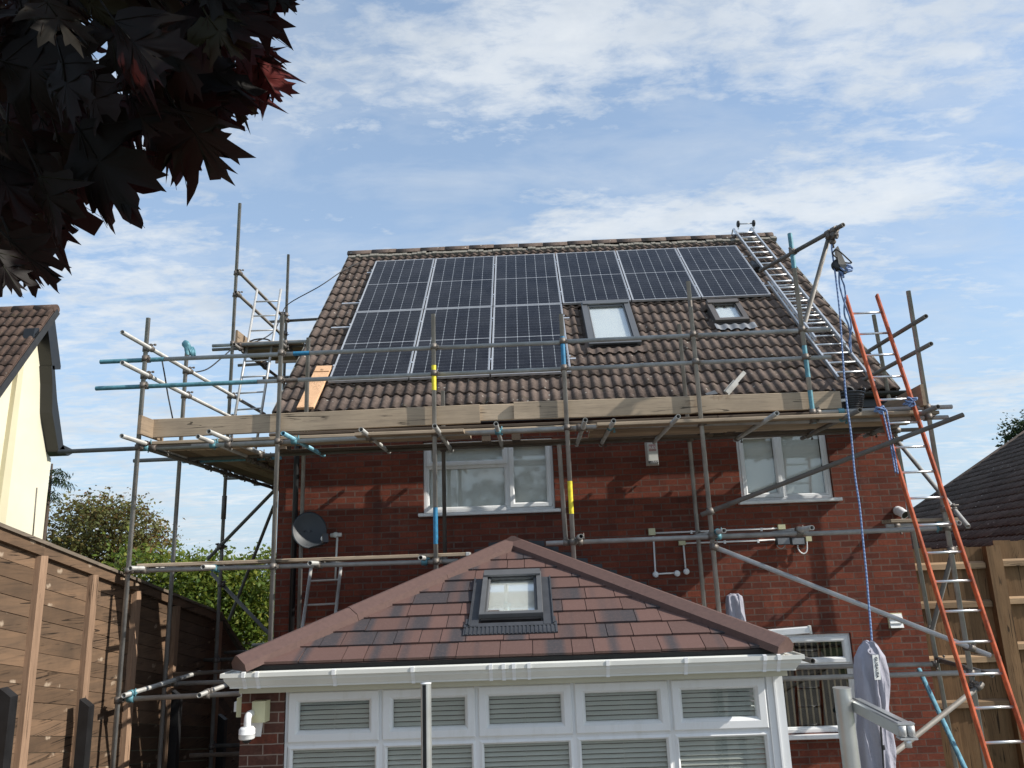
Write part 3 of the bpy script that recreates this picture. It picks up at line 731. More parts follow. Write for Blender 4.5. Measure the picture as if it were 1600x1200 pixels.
# gutter: ogee profile swept round three sides
def ogee(mb, path, closed=False):
    pr = [(0, 0), (.062, 0), (.062, .012), (.074, .03), (.094, .055), (.10, .078), (.118, .083), (.118, .112), (.108, .112), (.108, .096), (.012, .096), (0, .112)]
    b = len(mb.v); n = len(path)
    for i, p in enumerate(path):
        p = Vector(p); d0 = (p-Vector(path[i-1])).normalized() if i else (Vector(path[1])-p).normalized()
        d1 = (Vector(path[i+1])-p).normalized() if i < n-1 else d0
        o0, o1 = Vector((d0.y, -d0.x, 0)), Vector((d1.y, -d1.x, 0)); o = (o0+o1); o = o/(o.length_squared)*2 if o.length > 0 else o0
        for a, z in pr: mb.v.append(p+o*a+Vector((0,0,z)))
    k = len(pr)
    for i in range(n-1):
        for j in range(k):
            q = (j+1) % k; mb.face((b+i*k+j, b+i*k+q, b+(i+1)*k+q, b+(i+1)*k+j))
    mb.face(tuple(range(b, b+k))); e = b+(n-1)*k; mb.face(tuple(range(e+k-1, e-1, -1)))
GZ = CZ-.148; GX = CH+.005
mb = MB(); ogee(mb, [(CX-GX, YW, GZ), (CX-GX, CY-.005, GZ), (CX+GX, CY-.005, GZ), (CX+GX, YW, GZ)])
gut = mb.build('gutter', M['upvc_g'], cons)
def bracket(x, y, yaw):
    m = MB(); pr = [(-.002, -.004), (.066, -.004), (.068, .012), (.079, .03), (.099, .055), (.106, .076), (.124, .082), (.124, .117), (.10, .121), (.10, .113), (.115, .106), (.115, .088), (.096, .082), (.09, .058), (.06, .004), (-.002, .004)]
    t = .013
    m.hexa([(x-t, y-a, GZ+b) for a, b in pr], [(x+t, y-a, GZ+b) for a, b in pr]); m.build('bracket', M['upvc'], gut)
for px, py in ((381,1068),(402,1066),(522,1062),(645,1058),(767,1052),(787,1050),(803,1050),(827,1049),(950,1044),(1072,1040),(1195,1036),(1217,1036)):
    bracket(atY(px, py, CY-.1).x, CY-.005, 0)
mb = MB(); mb.box((CX-CH-.02, CY+.0, GZ-.045), (CX+CH+.02, CY+.022, GZ+.11)); mb.box((CX-CH-.02, CY+.022, GZ-.045), (CX-CH, YW, GZ+.11)); mb.box((CX+CH, CY+.022, GZ-.045), (CX+CH+.02, YW, GZ+.11))
mb.box((CX-CH, CY+.022, GZ-.05), (CX+CH, CY+.2, GZ-.035)); mb.build('fascia', M['fascia'], cons)
# walls and windows
xl = atY(446, 1110, CYF).x; xr = atY(1200, 1100, CYF).x; xc0 = atY(376, 1130, CYF-.02).x; xc1 = atY(1226, 1100, CYF).x
zt0 = GZ-.05; zs = .62
mb = MB(); mb.box((xc0, CYF-.02, 0), (xl-.004, CYF+.23, zt0)); mb.box((xc0, CYF+.23, 0), (xc0+.23, YW-.002, zt0)); mb.box((xl-.004, CYF-.02, 0), (xc1, CYF+.22, zs)); mb.box((xc1-.22, CYF+.22, 0), (xc1, YW-.002, zs))
mb.build('brick_wall', M['pier'], cons)
mb = MB(); mb.box((xr, CYF-.012, zs), (xc1, CYF+.10, zt0)); mb.box((xr+.05, CYF-.024, zs), (xr+.062, CYF-.012, zt0)); mb.build('corner_post', M['upvc'], cons)
zm = atY(459, 1163, CYF).z; zmh = .022
nx = 5; cw = (xr-xl)/nx
mb = MB()
for i in range(nx+1): 
    x = xl+i*cw; mb.box((x-(.02 if i else 0), CYF+.004, zs), (x+(.02 if i < nx else 0), CYF+.07, zt0), .3)
mb.box((xl+.02, CYF+.006, zm-zmh), (xr-.02, CYF+.068, zm+zmh), .3); mb.box((xl+.02, CYF+.006, zt0-.02), (xr-.02, CYF+.068, zt0-.001), .3); mb.box((xl+.02, CYF+.006, zs), (xr-.02, CYF+.068, zs+.05), .3)
mb.box((xl-.03, CYF-.06, zs-.03), (xr+.03, CYF+.004, zs+.0), .3)
mb.build('window_frame', M['upvc'], cons)
def venetian(x0, x1, z0, z1, y, parent):
    m = MB(); z = z1-.012
    while z > z0+.01:
        m.obox(((x0+x1)/2, y, z), ((x1-x0)/2,0,0), (0,.0095,.0125), (0,-.0006,.0004)); z -= .0345
    for x in (x0+(x1-x0)*.5,): m.box((x-.0012, y-.013, z0), (x+.0012, y-.0115, z1))
    return m.build('blind', M['blind'], parent)
for i in range(nx):
    a, b = xl+i*cw+.012, xl+(i+1)*cw-.012
    if i == 0: a += .012
    m = MB(); ring(m, a, b, zm+.012, zt0-.014, frame_prof(CYF-.016, .082, .05, .026, .008)); w = m.build('top_light', M['upvc'], cons)
    add_pane(w, a+.078, b-.078, zm+.09, zt0-.092, CYF+.014, M['glass']); venetian(a+.078, b-.078, zm+.09, zt0-.092, CYF+.05, w)
    m = MB(); ring(m, a+.0, b-.0, zs+.04, zm-.012, [(0, CYF+.004), (.02, CYF-.004), (.036, CYF+.022), (.036, CYF+.04)]); w = m.build('fixed_light', M['upvc'], cons)
    add_pane(w, a+.03, b-.03, zs+.07, zm-.042, CYF+.02, M['glass']); venetian(a+.034, b-.034, zs+.076, zm-.044, CYF+.05, w)
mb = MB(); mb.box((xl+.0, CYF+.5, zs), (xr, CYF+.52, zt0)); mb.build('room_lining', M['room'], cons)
mb = MB()
for i in range(3):
    y0 = CYF+.3+i*1.02; mb.box((xc1-.07, y0, zs), (xc1, y0+.06, zt0), .3)
mb.box((xc1-.07, CYF+.23, zt0-.06), (xc1-.001, YW-.003, zt0-.002), .3); mb.box((xc1-.066, CYF+.36, zm-.03), (xc1-.003, YW-.004, zm+.03), .3)
mb.build('side_frame', M['upvc'], cons)
mb = MB(); mb.box((xc1-.04, CYF+.23, zs), (xc1-.034, YW-.004, zt0)); mb.build('side_glass', M['glass'], cons)
cw_ = roof_window(cons, cF, (ua, ub, va, vb), M['greyal'], .044, .085, 'wblind')
m = MB(); m.box((ua+.02, va-.035, 0), (ub-.02, va+.03, .05)); slope_mb(m, cF).build('lower_rail', M['blackp'], cw_)
fa, fv0, fv1 = cuv(724, 985, .035)[0], cuv(800, 989, .035)[1], cuv(800, 977, .035)[1]; fb = cuv(871, 978, .035)[0]
m = MB(); N = 46
m.box((fa, fv1-.01, .03), (fb, fv1+.05, .037)); 
for i in range(N):
    x0 = fa+(fb-fa)*i/N; x1 = fa+(fb-fa)*(i+1)/N; h = .036 if i % 2 else .030
    m.box((x0, fv0, .02), (x1, fv1, h))
m.box((ua-.075, fv1, .03), (ua+.0, vb-.03, .04)); m.box((ua-.08, fv1, .04), (ua-.07, vb-.03, .052)); m.box((ub, fv1, .03), (ub+.085, vb-.03, .04)); m.box((ub+.075, fv1, .04), (ub+.085, vb-.03, .052))
m.box((fa+.01, fv1+.03, .034), (ua-.07, fv1+.12, .042)); m.box((ub+.08, fv1+.03, .034), (fb-.01, fv1+.12, .042))
slope_mb(m, cF).build('flashing', M['leadd'], cw_)
# ================================================================= SCAFFOLDING
SY = 8.2; TR = .02415; RY = 8.25
scaf = thing('scaffolding', (0, SY, 0), 'galvanised tube scaffolding with wooden platforms wrapped round the brick house', 'scaffolding')
tubes = []
def tube(kind, p0, p1, mat='steel', hollow=.82, r=TR):
    p0, p1 = Vector(p0), Vector(p1); m = MB(); m.tube(p0, p1, r, n=16, hollow=hollow)
    o = m.build(kind, M[mat], scaf); tubes.append((o, p0, p1, kind)); return o
def sleeve(o, p0, p1, t0, t1, mat, r=TR+.0012, name='paint_band'):
    p0, p1 = Vector(p0), Vector(p1); m = MB(); m.tube(p0.lerp(p1, t0), p0.lerp(p1, t1), r, n=16, caps=False); return m.build(name, M[mat], o)
def std(px0, py0, px1, py1, Y, zb=None, mat='steel'):      # upright: top pixel, bottom pixel (or a foot height)
    a = atY(px0, py0, Y); b = atY(px1, py1, Y); x = (a.x+b.x)/2
    z0 = b.z if zb is None else zb
    return tube('standard', (x, Y, z0), (x, Y, a.z), mat), (x, Y, z0), (x, Y, a.z)
# front row
S1 = std(235,497, 213,690, SY, .02); S2 = std(442.7,492.7, 428,800, SY, .02); S3 = std(678,491, 680,880, SY, 2.98)
S4 = std(878,491, 893,830, SY, 3.02); S5 = std(1075,440, 1123,950, SY, 2.36); S6 = std(1233,365, 1273,662, SY); S7 = std(1416,455, 1489,860, SY, -.02)
def zt(s, z): return (z-s[1][2])/(s[2][2]-s[1][2])
def band(s, px, ya, yb, mat):
    z0, z1 = atY(px, yb, SY).z, atY(px, ya, SY).z; sleeve(s[0], s[1], s[2], zt(s, z0), zt(s, z1), mat)
band(S3, 678, 571, 610, 'yellow'); band(S3, 680, 793, 850, 'bluep'); band(S4, 880, 526, 575, 'bluep'); band(S4, 888, 752, 803, 'yellow')
band(S6, 1236, 365, 420, 'teal'); band(S6, 1262, 540, 590, 'teal'); band(S6, 1270, 610, 662, 'teal'); band(S5, 1078, 470, 480, 'coupler')
# lapped upright beside the fourth standard
a, b = atY(873.5,695,8.32), atY(886,851,8.32); tube('standard', (b.x-.01, 8.32, b.z), (a.x, 8.32, a.z))
# short pieces seen between platform and tiles
for px, ya, yb, Y in ((1061,507,617,9.0),(692,611,634,8.9),(482,528,645,8.55)): 
    a = atY(px, ya, Y); tube('standard', (a.x, Y, 4.6), (a.x, Y, a.z))
# inner row by the wall
IY = 9.37
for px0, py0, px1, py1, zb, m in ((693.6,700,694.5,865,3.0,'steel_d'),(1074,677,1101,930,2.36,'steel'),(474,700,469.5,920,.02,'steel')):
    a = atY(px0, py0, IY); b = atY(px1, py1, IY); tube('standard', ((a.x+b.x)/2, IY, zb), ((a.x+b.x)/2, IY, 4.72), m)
a = atY(1365,492,IY-.03); NX = (a.x+atY(1475,1180,IY-.03).x)/2+.18
SI7 = tube('standard', (a.x+.17, IY-.03, -.02), (a.x+.0, IY-.03, a.z), 'steel'); IX = a.x+.1
# side row along the left gable
LX = -4.25
def side_std(px, py, Y, mat, zb=.02): 
    a = atX(px, py, LX); return tube('standard', (LX, Y, zb), (LX, Y, atY(px, py, Y).z), mat)
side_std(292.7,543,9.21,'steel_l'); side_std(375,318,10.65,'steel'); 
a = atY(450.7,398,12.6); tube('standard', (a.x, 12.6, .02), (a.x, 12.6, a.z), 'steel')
# splice sleeve on the side upright
q = atY(346.5,793,10.65); m = MB(); m.tube((LX, 10.65, q.z-.16), (LX, 10.65, q.z+.16), .033, n=12); m.build('sleeve_coupler', M['steel_d'], scaf)

# rails and ledgers parallel to the facade
def led(kind, xpx0, ypx0, xpx1, ypx1, Y, mat='steel'):
    a = atY(xpx0, ypx0, Y); b = atY(xpx1, ypx1, Y); return tube(kind, a, b, mat), a, b
r1 = led('guard_rail', 157,565.5, 880,535, RY); led('guard_rail', 876,534, 1297,514.5, RY)
r2 = led('guard_rail', 150,607, 1000,571.5, RY); led('guard_rail', 990,571, 1298,558, RY)
sleeve(r1[0], r1[1], r1[2], .42, .455, 'bluep'); sleeve(r1[0], r1[1], r1[2], .0, .14, 'teal'); sleeve(r2[0], r2[1], r2[2], .0, .30, 'teal', TR+.001); sleeve(r2[0], r2[1], r2[2], .345, .375, 'coupler')
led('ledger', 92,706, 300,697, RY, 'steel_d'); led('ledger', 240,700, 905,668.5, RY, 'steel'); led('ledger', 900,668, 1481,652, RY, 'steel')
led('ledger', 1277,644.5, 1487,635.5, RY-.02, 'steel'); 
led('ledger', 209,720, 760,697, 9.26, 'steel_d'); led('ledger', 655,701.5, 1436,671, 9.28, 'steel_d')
# lower lift
led('ledger', 203,892, 716,876.5, RY); led('ledger', 853,849, 1263,832.5, RY); led('ledger', 1258,834, 1470,825, RY)
led('ledger', 1385,822, 1487,818, 9.2)
# bottom lift, left and right
led('ledger', 183,1093, 400,1082.5, RY); led('ledger', 262,1068.5, 400,1064, 9.25); led('ledger', 247,1055, 400,1047, 9.7, 'steel_d')
led('ledger', 317,1031.5, 440,1028, 10.7, 'steel_d'); led('ledger', 350,1020, 450,1015.5, 11.2, 'steel_d'); led('ledger', 394,1008, 450,1004.5, 12.6, 'steel_d')
led('ledger', 297,1180.5, 440,1176, 9.26, 'steel_d'); led('ledger', 330,1165.5, 440,1163, 10.7, 'steel_d')
led('ledger', 1213,1061, 1563,1049, RY); led('ledger', 1225,1043.5, 1460,1037.5, 9.25)
# transoms under the platform, their open ends poking out at the front
def trans(px, py, Y0, Y1, mat='steel', dx=0.):
    a = atY(px, py, Y0); return tube('transom', a, (a.x+dx, Y1, a.z), mat)
for px, py, Y0, Y1, mt in ((190,681,7.72,9.5,'steel'),(309,682,7.85,9.45,'steel'),(326,674,7.72,9.5,'steel'),(442,677,7.85,9.45,'ltblue'),(564,671,7.85,9.45,'steel'),
    (679,665.5,7.75,9.45,'steel'),(775,662,7.85,9.45,'steel'),(914.5,656,7.8,9.45,'steel'),(959,657.5,7.85,9.45,'steel'),(1060,650.5,7.75,9.4,'steel'),(1214,645.5,7.72,9.4,'steel'),
    (1344,640.5,7.75,9.5,'steel_d'),(1466,635.5,7.72,9.5,'steel_d')):
    trans(px, py, Y0, Y1, mt)
for px, py, Y0, Y1 in ((203,888,7.95,9.5),(317,886,7.95,9.5),(484,880,7.95,9.4),(657,871.5,7.95,9.4),(908,838,7.95,9.35),(1131.5,829,7.95,9.3),(1269,824.5,7.85,9.3),(1499,817,7.85,9.5)):
    trans(px, py, Y0, Y1)
trans(193,1087,8.1,9.9); trans(311,1086.5,8.05,9.3); a = atY(1270,1033,7.6); tube('transom', a, (a.x+.02, 9.3, a.z-.03), 'steel_d')
a = atY(1463,1030,9.35); tube('transom', a, (S7[1][0]+.12, 8.05, a.z), 'steel_d')
# cross tubes of the side deck
for px0, px1, py, Y in ((296,427,726,9.9),(334,430,732,10.4),(366,430,741,11.1),(355,430,743,11.6),(397,430,754.5,12.5)):
    a = atY(px0, py, Y); b = atY(px1, py, Y); tube('transom', (a.x, Y, 4.50), (-3.24, Y, 4.50), 'steel_d')
tube('ledger', (LX+.06, 8.3, 4.43), (LX+.06, 12.9, 4.43), 'steel_d'); tube('ledger', (-3.45, 9.35, 4.43), (-3.45, 12.9, 4.43), 'steel_d')
a = atY(345,712,9.5); tube('transom', (a.x-.5, 9.55, 4.47), (a.x+.75, 9.55, 4.47), 'ltblue')
# guard rails of the left end and of the tower
for z, y0, y1 in ((EYE+2.55, 7.58, 11.95), (EYE+2.235, 7.63, 11.7), (EYE+4.43, 10.55, 12.85), (EYE+4.085, 10.52, 12.85)):
    tube('guard_rail', (LX+.055, y0, z), (LX+.055, y1, z), 'steel' if z < 6 else 'steel_d')
led('guard_rail', 420,503, 506,498, 12.65, 'steel_d'); 
# tower deck frame
led('ledger', 332,540.5, 486,533, 10.72, 'steel'); led('ledger', 332,546.5, 480,539.5, 10.9, 'steel_d'); led('ledger', 372,571, 420,568, 11.8, 'steel_d')
zT = atY(400,541,10.8).z; tube('ledger', (LX+.08, 10.5, zT-.05), (LX+.08, 12.8, zT-.05), 'steel_d'); tube('ledger', (-3.5, 10.55, zT-.05), (-3.5, 12.8, zT-.05), 'steel_d'); led('ledger', 411,591, 475,588, 12.5, 'steel_d')
# braces
def brace(p, q, mat='steel'): tube('brace', p, q, mat)
brace(atY(1095.5,804.5,8.13), atY(1505,648,7.75), 'steel_d'); brace(atY(1112,853,8.14), atY(1547,1024,8.12), 'steel_l')
brace(atY(324.5,873.6,10.58), atY(430,765,10.58), 'steel_d'); brace(atY(358,969,11.6), atY(428,790,11.6), 'steel_d'); brace(atY(330,895,10.72), atY(420,990,10.72), 'steel_d')
brace(atY(1402,689,9.3), atY(1513,823,7.95), 'steel'); brace(atY(1489,860,8.28), atY(1456,985,9.25), 'steel_d'); brace(atY(1535,1068,8.15), atY(1398,1176,7.9), 'steel_d')
brace(atY(1436,1046,9.1), atY(1512,1210,8.0), 'ltblue')
# right-hand end rails
a = atY(1447,494,7.92); tube('guard_rail', a, (a.x-.05, 9.5, a.z), 'steel_d'); a = atY(1455,537,7.92); tube('guard_rail', a, (a.x-.05, 9.5, a.z), 'steel_d')
# hoist arm and its strut
ga = atZ(1188,423,atY(1240,394,SY).z); gb = atZ(1318,351,atY(1240,394,SY).z)
gh = tube('hoist_arm', ga, gb, 'steel_d'); gs = gb.lerp(ga, .16); tube('brace', gs+Vector((0,0,-.04)), atY(1258,503,SY-.05), 'steel_d')

# couplers wherever two tubes cross close together
def seg_close(p0, p1, q0, q1):
    d1, d2, r = p1-p0, q1-q0, p0-q0; a, e, f = d1.dot(d1), d2.dot(d2), d2.dot(r); c, b = d1.dot(r), d1.dot(d2); den = a*e-b*b
    s = max(0, min(1, (b*f-c*e)/den)) if den > 1e-6 else 0
    t = (b*s+f)/e
    if t < 0: t = 0; s = max(0, min(1, -c/a))
    elif t > 1: t = 1; s = max(0, min(1, (b-c)/a))
    return p0+d1*s, q0+d2*t
def coupler(host, p, q, d1, d2, mat):
    m = MB(); d1, d2 = d1.normalized(), d2.normalized(); n = (q-p); n = n.normalized() if n.length > 1e-4 else d1.cross(d2).normalized()
    m.tube(p-d1*.032, p+d1*.032, .0345, n=12); m.tube(q-d2*.032, q+d2*.032, .0345, n=12)
    c = (p+q)/2; m.obox(c, d1*.026, d2*.026, n*.016)
    for cc, dd, oth in ((p, d1, d2), (q, d2, d1)):
        o2 = (oth-dd*oth.dot(dd)); o2 = o2.normalized() if o2.length > 1e-3 else dd.cross(n).normalized()
        nn = dd.cross(o2)
        m.obox(cc+o2*.042, dd*.018, o2*.012, nn*.012); m.tube(cc+o2*.044-nn*.045, cc+o2*.044+nn*.055, .0065, n=6); m.tube(cc+o2*.044+nn*.035, cc+o2*.044+nn*.055, .013, n=6)
    m.build('coupler', M[mat], host)
done = []
for i in range(len(tubes)):
    for j in range(i+1, len(tubes)):
        (oa, a0, a1, ka), (ob, b0, b1, kb) = tubes[i], tubes[j]
        da, db = a1-a0, b1-b0
        if abs(da.normalized().dot(db.normalized())) > .96: continue
        p, q = seg_close(a0, a1, b0, b1)
        if (p-q).length < .105 and (p-q).length > .012 and not any((p-x).length < .07 for x in done):
            done.append(p); host = oa if ka != 'standard' else ob
            coupler(host, p, q, da, db, 'teal' if (ka == 'transom' or kb == 'transom') and p.y < 8.6 and len(done) % 2 else 'coupler')
coupler(gh, gb.lerp(ga, .10), gb.lerp(ga, .10)+Vector((0,.01,-.06)), gb-ga, Vector((1,0,0)), 'coupler')
# boards
def board(kind, p0, p1, w, h, mat='board', up=(0,0,1), hoop=True):
    m = MB(); m.beam(p0, p1, w, h, up, bev=.006); o = m.build(kind, M[mat], scaf)
    return o
zb = atY(733, 674, 8.24).z+.012
bx = lambda px: atY(px, 670, 8.3).x
rg = random.Random(11)
def deck(x0, x1, rows, y0=8.245, dz=0.):
    for r in range(rows):
        y = y0+.118+r*.233
        board('deck_board', (x0+rg.uniform(-.05,.05), y, zb+dz+rg.uniform(-.003,.003)), (x1+rg.uniform(-.05,.03), y+rg.uniform(-.008,.008), zb+dz+rg.uniform(-.003,.003)), .224, .037)
deck(LX+.05, bx(733), 2); deck(bx(733)+.01, bx(935), 1, dz=.0); deck(bx(929), S7[1][0]+.12, 3); deck(bx(560), bx(728), 1, y0=8.10, dz=-.02); deck(bx(934), bx(1420), 1, y0=8.08, dz=-.02)
for y, dz in ((9.255, 0.), (8.98, .155)):          # inside boards by the wall, and an unseen raised board added to shade it
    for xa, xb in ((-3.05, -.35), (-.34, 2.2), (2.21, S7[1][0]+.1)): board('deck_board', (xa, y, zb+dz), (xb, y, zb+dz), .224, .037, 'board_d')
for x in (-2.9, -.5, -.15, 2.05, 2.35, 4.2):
    m = MB(); m.box((x-.05, 8.88, zb-.02), (x+.05, 9.08, zb+.136)); m.build('shade_board_block', M['board_d'], scaf)  # made-up blocks carrying the added shade-casting board
for r in range(4):
    x = LX+.17+r*.235; board('deck_board', (x, 8.73, zb+.0), (x, 12.9, zb), .224, .037, 'boardy')
# toe boards on edge
tb = zb+.13
def toe(px0, yt0, yb0, px1, yt1, yb1, Y, mat='board'):
    a, b = atY(px0, (yt0+yb0)/2, Y), atY(px1, (yt1+yb1)/2, Y); h = (atY(px0, yt0, Y).z-atY(px0, yb0, Y).z)
    board('toe_board', a, b, .036, h, mat)
toe(237,655.5,684.5, 750,632,661, 8.27); toe(742,633,658, 812,630.5,656, 8.31); toe(803,628.5,656, 1313,612,638, 8.265)
a = atY(215,664,8.0); m = MB(); m.beam((a.x+.03, 7.98, a.z+.0), (a.x+.03, 8.5, a.z), .036, .205, bev=.004); m.build('toe_board', M['boardy'], scaf)
a = atY(1440,618,8.16); m = MB(); m.beam((a.x, 8.12, a.z), (a.x, 9.35, a.z-.03), .036, .23, bev=.004); m.build('toe_board', M['boardy'], scaf)
# lower lift board, tower boards
a, b = atY(222,884,8.33), atY(734,866,8.33); m = MB(); m.beam(a, b, .225, .037, bev=.006); lb = m.build('deck_board', M['board'], scaf)
m = MB(); m.beam(a+Vector((.3,.25,-.002)), b+Vector((-.4,.25,-.002)), .225, .037, bev=.006); m.build('deck_board', M['board'], scaf)
m = MB(); m.beam(b+Vector((-.03,0,0)), b+Vector((.004,0,0)), .231, .042, bev=.006); m.build('end_hoop', M['steel_l'], lb)
a, b = atY(1385,815,8.35), atY(1490,812.5,8.35); board('deck_board', a, b, .225, .037)
for r in range(4): board('deck_board', (LX+.02, 10.85+r*.236, zT+.035), (-3.28, 10.85+r*.236, zT+.035), .224, .037)
a = atY(368,527,10.72); board('toe_board', (LX+.03, 10.7, a.z), (LX+.03, 11.9, a.z), .036, .21, 'boardy'); board('toe_board', (LX+.2, 11.95, zT+.15), (-3.4, 11.95, zT+.15), .036, .2)

# ================================================================= LADDERS AND GEAR ON THE SCAFFOLD
def ladder(name, f, t0, t1, w, rungs, mat, rmat, label, cat='ladder', sw=.032, sd=.062, nrm=None, hollow=False, rr=.014):
    """f(s, t): point at side s (-1..1) and distance t along the ladder"""
    base = f(0, t0); o = thing(name, base, label, cat, 'ladders on site')
    for s in (-1, 1):
        a, b = f(s, t0), f(s, t1); m = MB()
        if hollow: m.tube(a, b, sw, n=12)
        else: m.beam(a, b, sw, sd, nrm, bev=.005)
        m.build('stile', M[mat], o)
    for t in rungs:
        m = MB(); m.tube(f(-1, t), f(1, t), rr, n=10); m.build('rung', M[rmat], o)
    return o
# orange ladder leaning on the platform
ln = Vector((0, -1, .27)).normalized(); lp = Vector((0, 8.05, 4.5)); ln = Vector((0, -1, -(-.27))).normalized()
ldir = Vector((0, .27, 1)).normalized(); lnorm = Vector((0, 1, -.27)).normalized()
def lpt(px, py): return atPlane(px, py, lp, lnorm)
A0, A1 = lpt(1321.5,463), lpt(1545,1192); B0, B1 = lpt(1369.5,460), lpt(1600,1149)
def orange(s, t):
    def at(P0, P1):
        k = (t-P1.dot(ldir))/(P0.dot(ldir)-P1.dot(ldir)); return P1+(P0-P1)*k
    a, b = at(A0, A1), at(B0, B1); return (a+b)/2+(b-a)/2*s
tops = [lpt(1350,y).dot(ldir) for y in (489,520,552.5,585.5,619,656)]; tt = tops[0]; stp = (tops[0]-tops[5])/5
t_top = A0.dot(ldir); base_t = None
t_bot = t_top
while orange(0, t_bot).z > .0: t_bot -= .02
# rungs spaced from pixel rows measured down the ladder
rpx = [(1351,489),(1360,520),(1369,552),(1379,585.5),(1390,619),(1408,653),(1424,692),(1438,731),(1453,771),(1470,812),(1485,857),(1501,902),(1518,949),(1534,999),(1551,1050),(1569,1103.5),(1588,1159)]
rt = [lpt(*q).dot(ldir) for q in rpx]; st = (rt[0]-rt[-1])/(len(rt)-1)
rl_ = [rt[0]-st*i for i in range(60) if rt[0]-st*i > t_bot+.1]
ol = ladder('orange_ladder', orange, t_bot, t_top, .4, rl_, 'orange', 'alu', 'orange fibreglass ladder leaning against the right end of the platform', nrm=lnorm, sw=.024, sd=.058, rr=.0125)
# roof ladder in two lapped sections
def rl_pt(px, py, h): return onroof(px, py, h)
def mk_roof_ladder():
    h = .13
    L0, L1 = ruv(1150,357,h), ruv(1262,522,h); R0, R1 = ruv(1177,356,h), ruv(1357,592,h)
    LL0, LL1 = ruv(1205,441,h-.05), ruv(1316,590,h-.05)
    xl_, xr_ = (L0[0]+L1[0])/2, (R0[0]+R1[0])/2
    o = thing('roof_ladder', roofP((xl_+xr_)/2, R1[1], h), 'silver aluminium extending ladder lying up the roof slope and hooked over the ridge', 'ladder', 'ladders on site')
    vt = SL+.16
    for (x, va, vb, hh) in ((xl_, L1[1]-.15, vt, h), (xr_, R1[1]+.9, vt, h), (xl_-.035, LL1[1], LL0[1], h-.06), (xr_+.035, R1[1], R1[1]+2.6, h-.06)):
        m = MB(); m.beam(roofP(x, va, hh), roofP(x, vb, hh), .028, .058, EN, bev=.004); m.build('stile', M['alu'], o)
    v = vt-.18
    while v > L1[1]-.1: m = MB(); m.tube(roofP(xl_, v, h), roofP(xr_, v, h), .015, n=10); m.build('rung', M['alu'], o); v -= .25
    v = LL0[1]-.12
    while v > LL1[1]+.05: m = MB(); m.tube(roofP(xl_-.035, v, h-.06), roofP(xr_+.035, v, h-.06), .015, n=10); m.build('rung', M['alu'], o); v -= .25
    for x in (xl_, xr_):
        m = MB(); m.path(fillet([roofP(x, vt-.02, h), roofP(x, vt+.06, h), RT+Vector((x, .28, .12)), RT+Vector((x, .42, -.22))], .06), .012, 8); m.build('ridge_hook', M['alu'], o)
    m = MB(); zt_ = roofP(xl_+.06, vt, h+.105); m.tube(zt_, roofP(xr_+.04, vt, h+.105), .012, n=8); m.build('axle', M['alu'], o)
    for x in (xl_+.07, xr_+.03):
        m = MB(); c = roofP(x, vt, h+.105); m.lathe(c-Vector((.02,0,0)), [(.0,0),(.05,0),(.062,.008),(.062,.032),(.05,.04),(0,.04)], (1,0,0), 20); m.build('wheel', M['rubber'], o)
        m = MB(); m.beam(roofP(x, vt-.05, h+.02), roofP(x, vt, h+.105), .02, .02, EN); m.build('wheel_bracket', M['alu'], o)
    return o
mk_roof_ladder()
# silver ladder up to the tower
la, lb_ = atY(367,650,10.55), atY(408,647,10.55); lc, ld = atY(401.8,453,11.15), atY(439,452,11.15)
f2 = lambda s, t: ((la+lb_)/2+(lb_-la)/2*s)*(1-t)+((lc+ld)/2+(ld-lc)/2*s)*t
ladder('steel_ladder', f2, -.28, 1, .4, [-.2+.0+.122*i for i in range(10)], 'steel_l', 'steel_l', 'slim silver ladder climbing from the platform to the high tower deck', sw=.019, hollow=True, rr=.012)
# ladder behind the lower lift
la2, lb2 = atY(471.5,988,8.75), atY(521.5,985,8.75); lc2, ld2 = atY(486.5,884,9.05), atY(533,882,9.05)
f3 = lambda s, t: ((la2+lb2)/2+(lb2-la2)/2*s)*(1-t)+((lc2+ld2)/2+(ld2-lc2)/2*s)*t
ladder('steel_ladder', f3, -2.1, 1.0, .4, [.76-.365*i for i in range(8)], 'steel_l', 'steel_l', 'short silver ladder rising behind the conservatory roof to the lower board', sw=.019, hollow=True, rr=.012)

# gin wheel, ropes
gw = gs+Vector((.02, -.02, -.05))
g = thing('gin_wheel', gw, 'grey pulley block hanging from the raised scaffold arm', 'pulley')
m = MB(); m.path([gw, gw+Vector((.0,0,-.08)), gw+Vector((.0,0,-.13))], .012, 8); m.lathe(gw+Vector((0,-.02,-.06)), [(.02,0),(.035,.01),(.035,.03),(.02,.04)], (0,1,0), 14); m.build('hook', M['coupler'], g)
m = MB()
for s in (-1, 1):
    c = gw+Vector((.05, .022*s, -.30)); m.hexa([c+Vector((x, -.003, z)) for x, z in ((-.035,.16),(-.01,.18),(.055,-.06),(.055,-.12),(.02,-.13),(-.03,-.02))], [c+Vector((x, .003, z)) for x, z in ((-.035,.16),(-.01,.18),(.055,-.06),(.055,-.12),(.02,-.13),(-.03,-.02))])
m.build('cheek_plate', M['steel_d'], g)
m = MB(); m.lathe(gw+Vector((.02,-.018,-.33)), [(.02,0),(.065,0),(.052,.012),(.052,.024),(.065,.036),(.02,.036)], (0,1,0), 20); m.build('wheel', M['rubber'], g)
m = MB(); c = gw+Vector((.05,-.03,-.25)); m.path(smooth_path([c+Vector(p) for p in ((-.08,0,.05),(-.04,-.03,.07),(.06,-.02,-.03),(.10,0,-.07),(.03,.02,-.05),(-.06,.01,.02),(-.08,0,.05))]), .008, 8); m.build('cable_loop', M['rubber'], g)
def gy(px, py): return atY(px, py, gw.y+.0)
